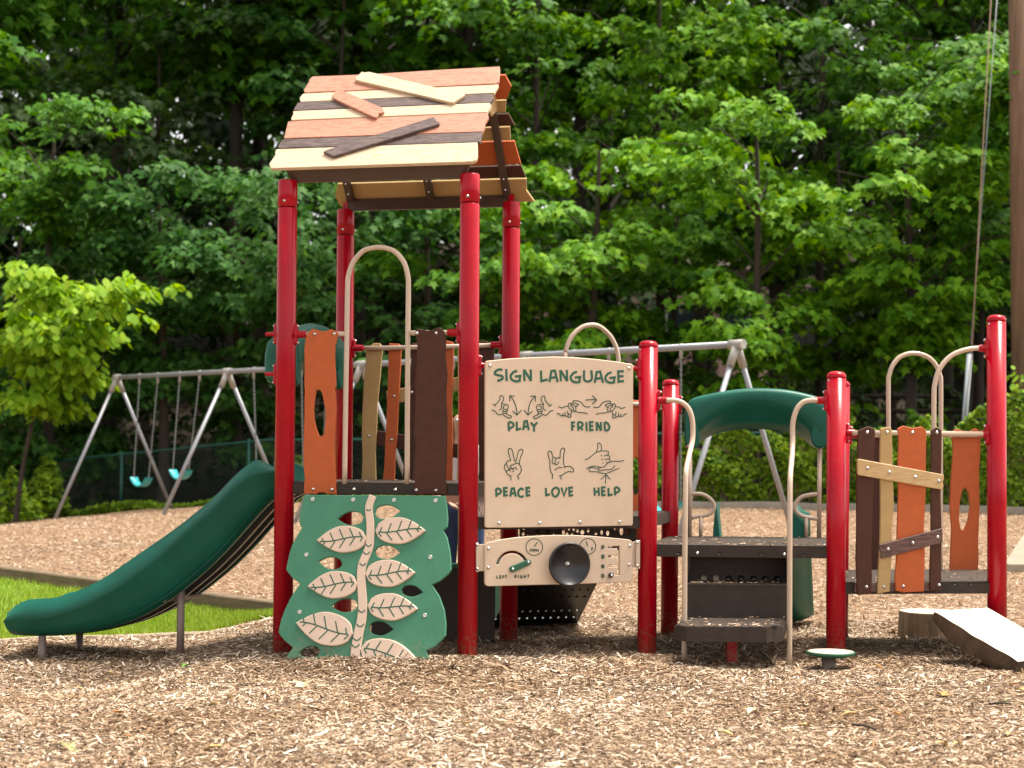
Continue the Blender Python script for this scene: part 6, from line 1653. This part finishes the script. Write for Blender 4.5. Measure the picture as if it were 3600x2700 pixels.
# ------------------------------------------------------------------ fallen leaves
def fallen(col, nm):
    m = MB(); t = MAPLE
    vs = [(x_ * .5, y_ - .4, .12 * abs(x_) + .10 * math.sin(3 * y_)) for x_, y_ in t]
    m.add(vs + [(0, .1, .0)], [(i, (i + 1) % 10, 10) for i in range(10)])
    me = m.mesh('fallen_leaf', recalc=False); me.materials.append(mat(nm, col, .7, .2, 30)); return me
FL_ = {'y': fallen((.52, .37, .14), 'dry_yellow_leaf'), 'p': fallen((.60, .48, .30), 'dry_pale_leaf'), 'g': fallen((.16, .32, .05), 'fallen_green_leaf'), 'o': fallen((.40, .17, .035), 'dry_orange_leaf'), 'l': fallen((.36, .34, .16), 'curled_olive_leaf')}
leafs = [('g', 652, 2353, .11, 'bright green fallen leaf on the mulch before the slide'), ('l', 238, 2645, .12, 'curled olive leaf on the mulch at the lower left'), ('p', 1062, 2422, .17, 'long pale dry leaf on the mulch below the vine panel'), ('p', 517, 2407, .07, None), ('y', 180, 2337, .09, None), ('p', 78, 2343, .07, None), ('y', 385, 2378, .07, None), ('y', 282, 2434, .06, None), ('y', 745, 2646, .09, None), ('y', 805, 2465, .08, None), ('y', 755, 2490, .09, None), ('o', 416, 2520, .07, None), ('o', 445, 2603, .05, None), ('o', 605, 2442, .04, None), ('p', 2640, 2515, .10, None), ('y', 2985, 2525, .09, None), ('y', 2835, 2568, .09, None), ('y', 2555, 2595, .08, None), ('y', 3315, 2632, .09, None), ('y', 3365, 2630, .07, None), ('y', 3310, 2455, .12, None), ('p', 3460, 2415, .09, None), ('o', 3088, 2356, .06, None), ('o', 2563, 2394, .05, None), ('o', 3565, 2418, .06, None), ('y', 3590, 2440, .09, None), ('g', 3530, 2480, .05, 'small green leaf lying by a twig on the right mulch'), ('y', 3145, 2230, .11, 'yellow leaf on the mulch left of the stump'), ('y', 3550, 2595, .08, None), ('o', 3155, 2525, .06, None), ('p', 1960, 2590, .08, None), ('y', 1640, 2560, .07, None), ('o', 2150, 2470, .05, None)]
random.seed(9)
gen = {'y': 'dry yellow leaf lying flat on the front mulch', 'p': 'pale cream dry leaf lying on the front mulch', 'o': 'small orange brown dry leaf on the front mulch'}
for c_, px, py, s_, lb in leafs:
    P_ = ground_at(px, py); M_ = Matrix.Translation(P_ + Vector((0, 0, .022))) @ Matrix.Rotation(random.random() * 6.28, 4, 'Z') @ Matrix.Rotation(random.uniform(-.35, .35), 4, 'X') @ Matrix.Scale(s_, 4)
    o_ = put(bpy.data.objects.new('fallen_leaf', FL_[c_]), None, M_)
    tag(o_, lb or gen[c_], 'leaf', 'fallen leaves on the mulch')
for (xa, ya, xb, yb, lb) in ((2668, 2302, 2722, 2352, 'thin twig lying on the mulch between the steps and the stepping pod'), (3478, 2492, 3556, 2490, 'short brown twig on the mulch at the lower right'), (2995, 2565, 3080, 2580, 'thin twig on the mulch at the lower centre right')):
    a, b = ground_at(xa, ya), ground_at(xb, yb)
    tag(MB().tube([a + Vector((0, 0, .025)), a.lerp(b, .5) + Vector((0, 0, .032)), b + Vector((0, 0, .022))], [.006, .007, .004], 7).build('twig', BARK), lb, 'twig', 'twigs on the mulch')

# loose chips carried up onto the treads, decks and the stump
rg = np.random.default_rng(77)
def loose(corners, z, n):
    c = [Vector(p) for p in corners]; out = []
    for _ in range(n):
        u, v = rg.random(), rg.random()
        if rg.random() < .55: v = rg.beta(.5, 1.6)
        p = c[0].lerp(c[1], u).lerp(c[3].lerp(c[2], u), v); a = rg.random() * 6.283
        l = .006 + .022 * rg.random() ** 2; w_ = l * (.15 + .2 * rg.random())
        t = Vector((math.cos(a), math.sin(a), 0)) * l; b = Vector((-math.sin(a), math.cos(a), 0)) * w_
        q = Vector((p.x, p.y, z + .004 + .003 * rg.random()))
        out += [q - t - b, q + t - b * .6, q + t * .9 + b * .7 + Vector((0, 0, .004)), q - t * .9 + b]
    return out
LV = []
for ks, z_, n_ in ((('FL', 'FR', 'RR', 'RL'), 1.121, 60), (('FR', 'P5', 'P6', 'RR'), .908, 60), (('P5', 'P7', 'P8', 'P6'), .7255, 130), (('P7', 'P9', 'P10', 'P8'), .4955, 80)):
    LV += loose([G2(k, z_) for k in ks], z_, n_)
LV += loose([gp(xz(300), yA + .03, tr1), gp(xz(690), yA + .03, tr1), gp(xz(770), yB, tr1), gp(xz(302), yB, tr1)], tr1 + .0025, 120)
LV += loose([gp(xz(305), yB + .01, zt2), gp(xz(780), yB + .01, zt2), gp(xz(783), yC, zt2), gp(xz(320), yC, zt2)], zt2 + .003, 110)
me = mesh_np('wood_chips', LV, loops=np.arange(len(LV)), tot=np.full(len(LV) // 4, 4)); me.materials.append(CHIP)
tag(put(bpy.data.objects.new('wood_chips', me)), 'small chips and dust scattered over the brown decks and step treads', 'wood chips', kind='stuff')
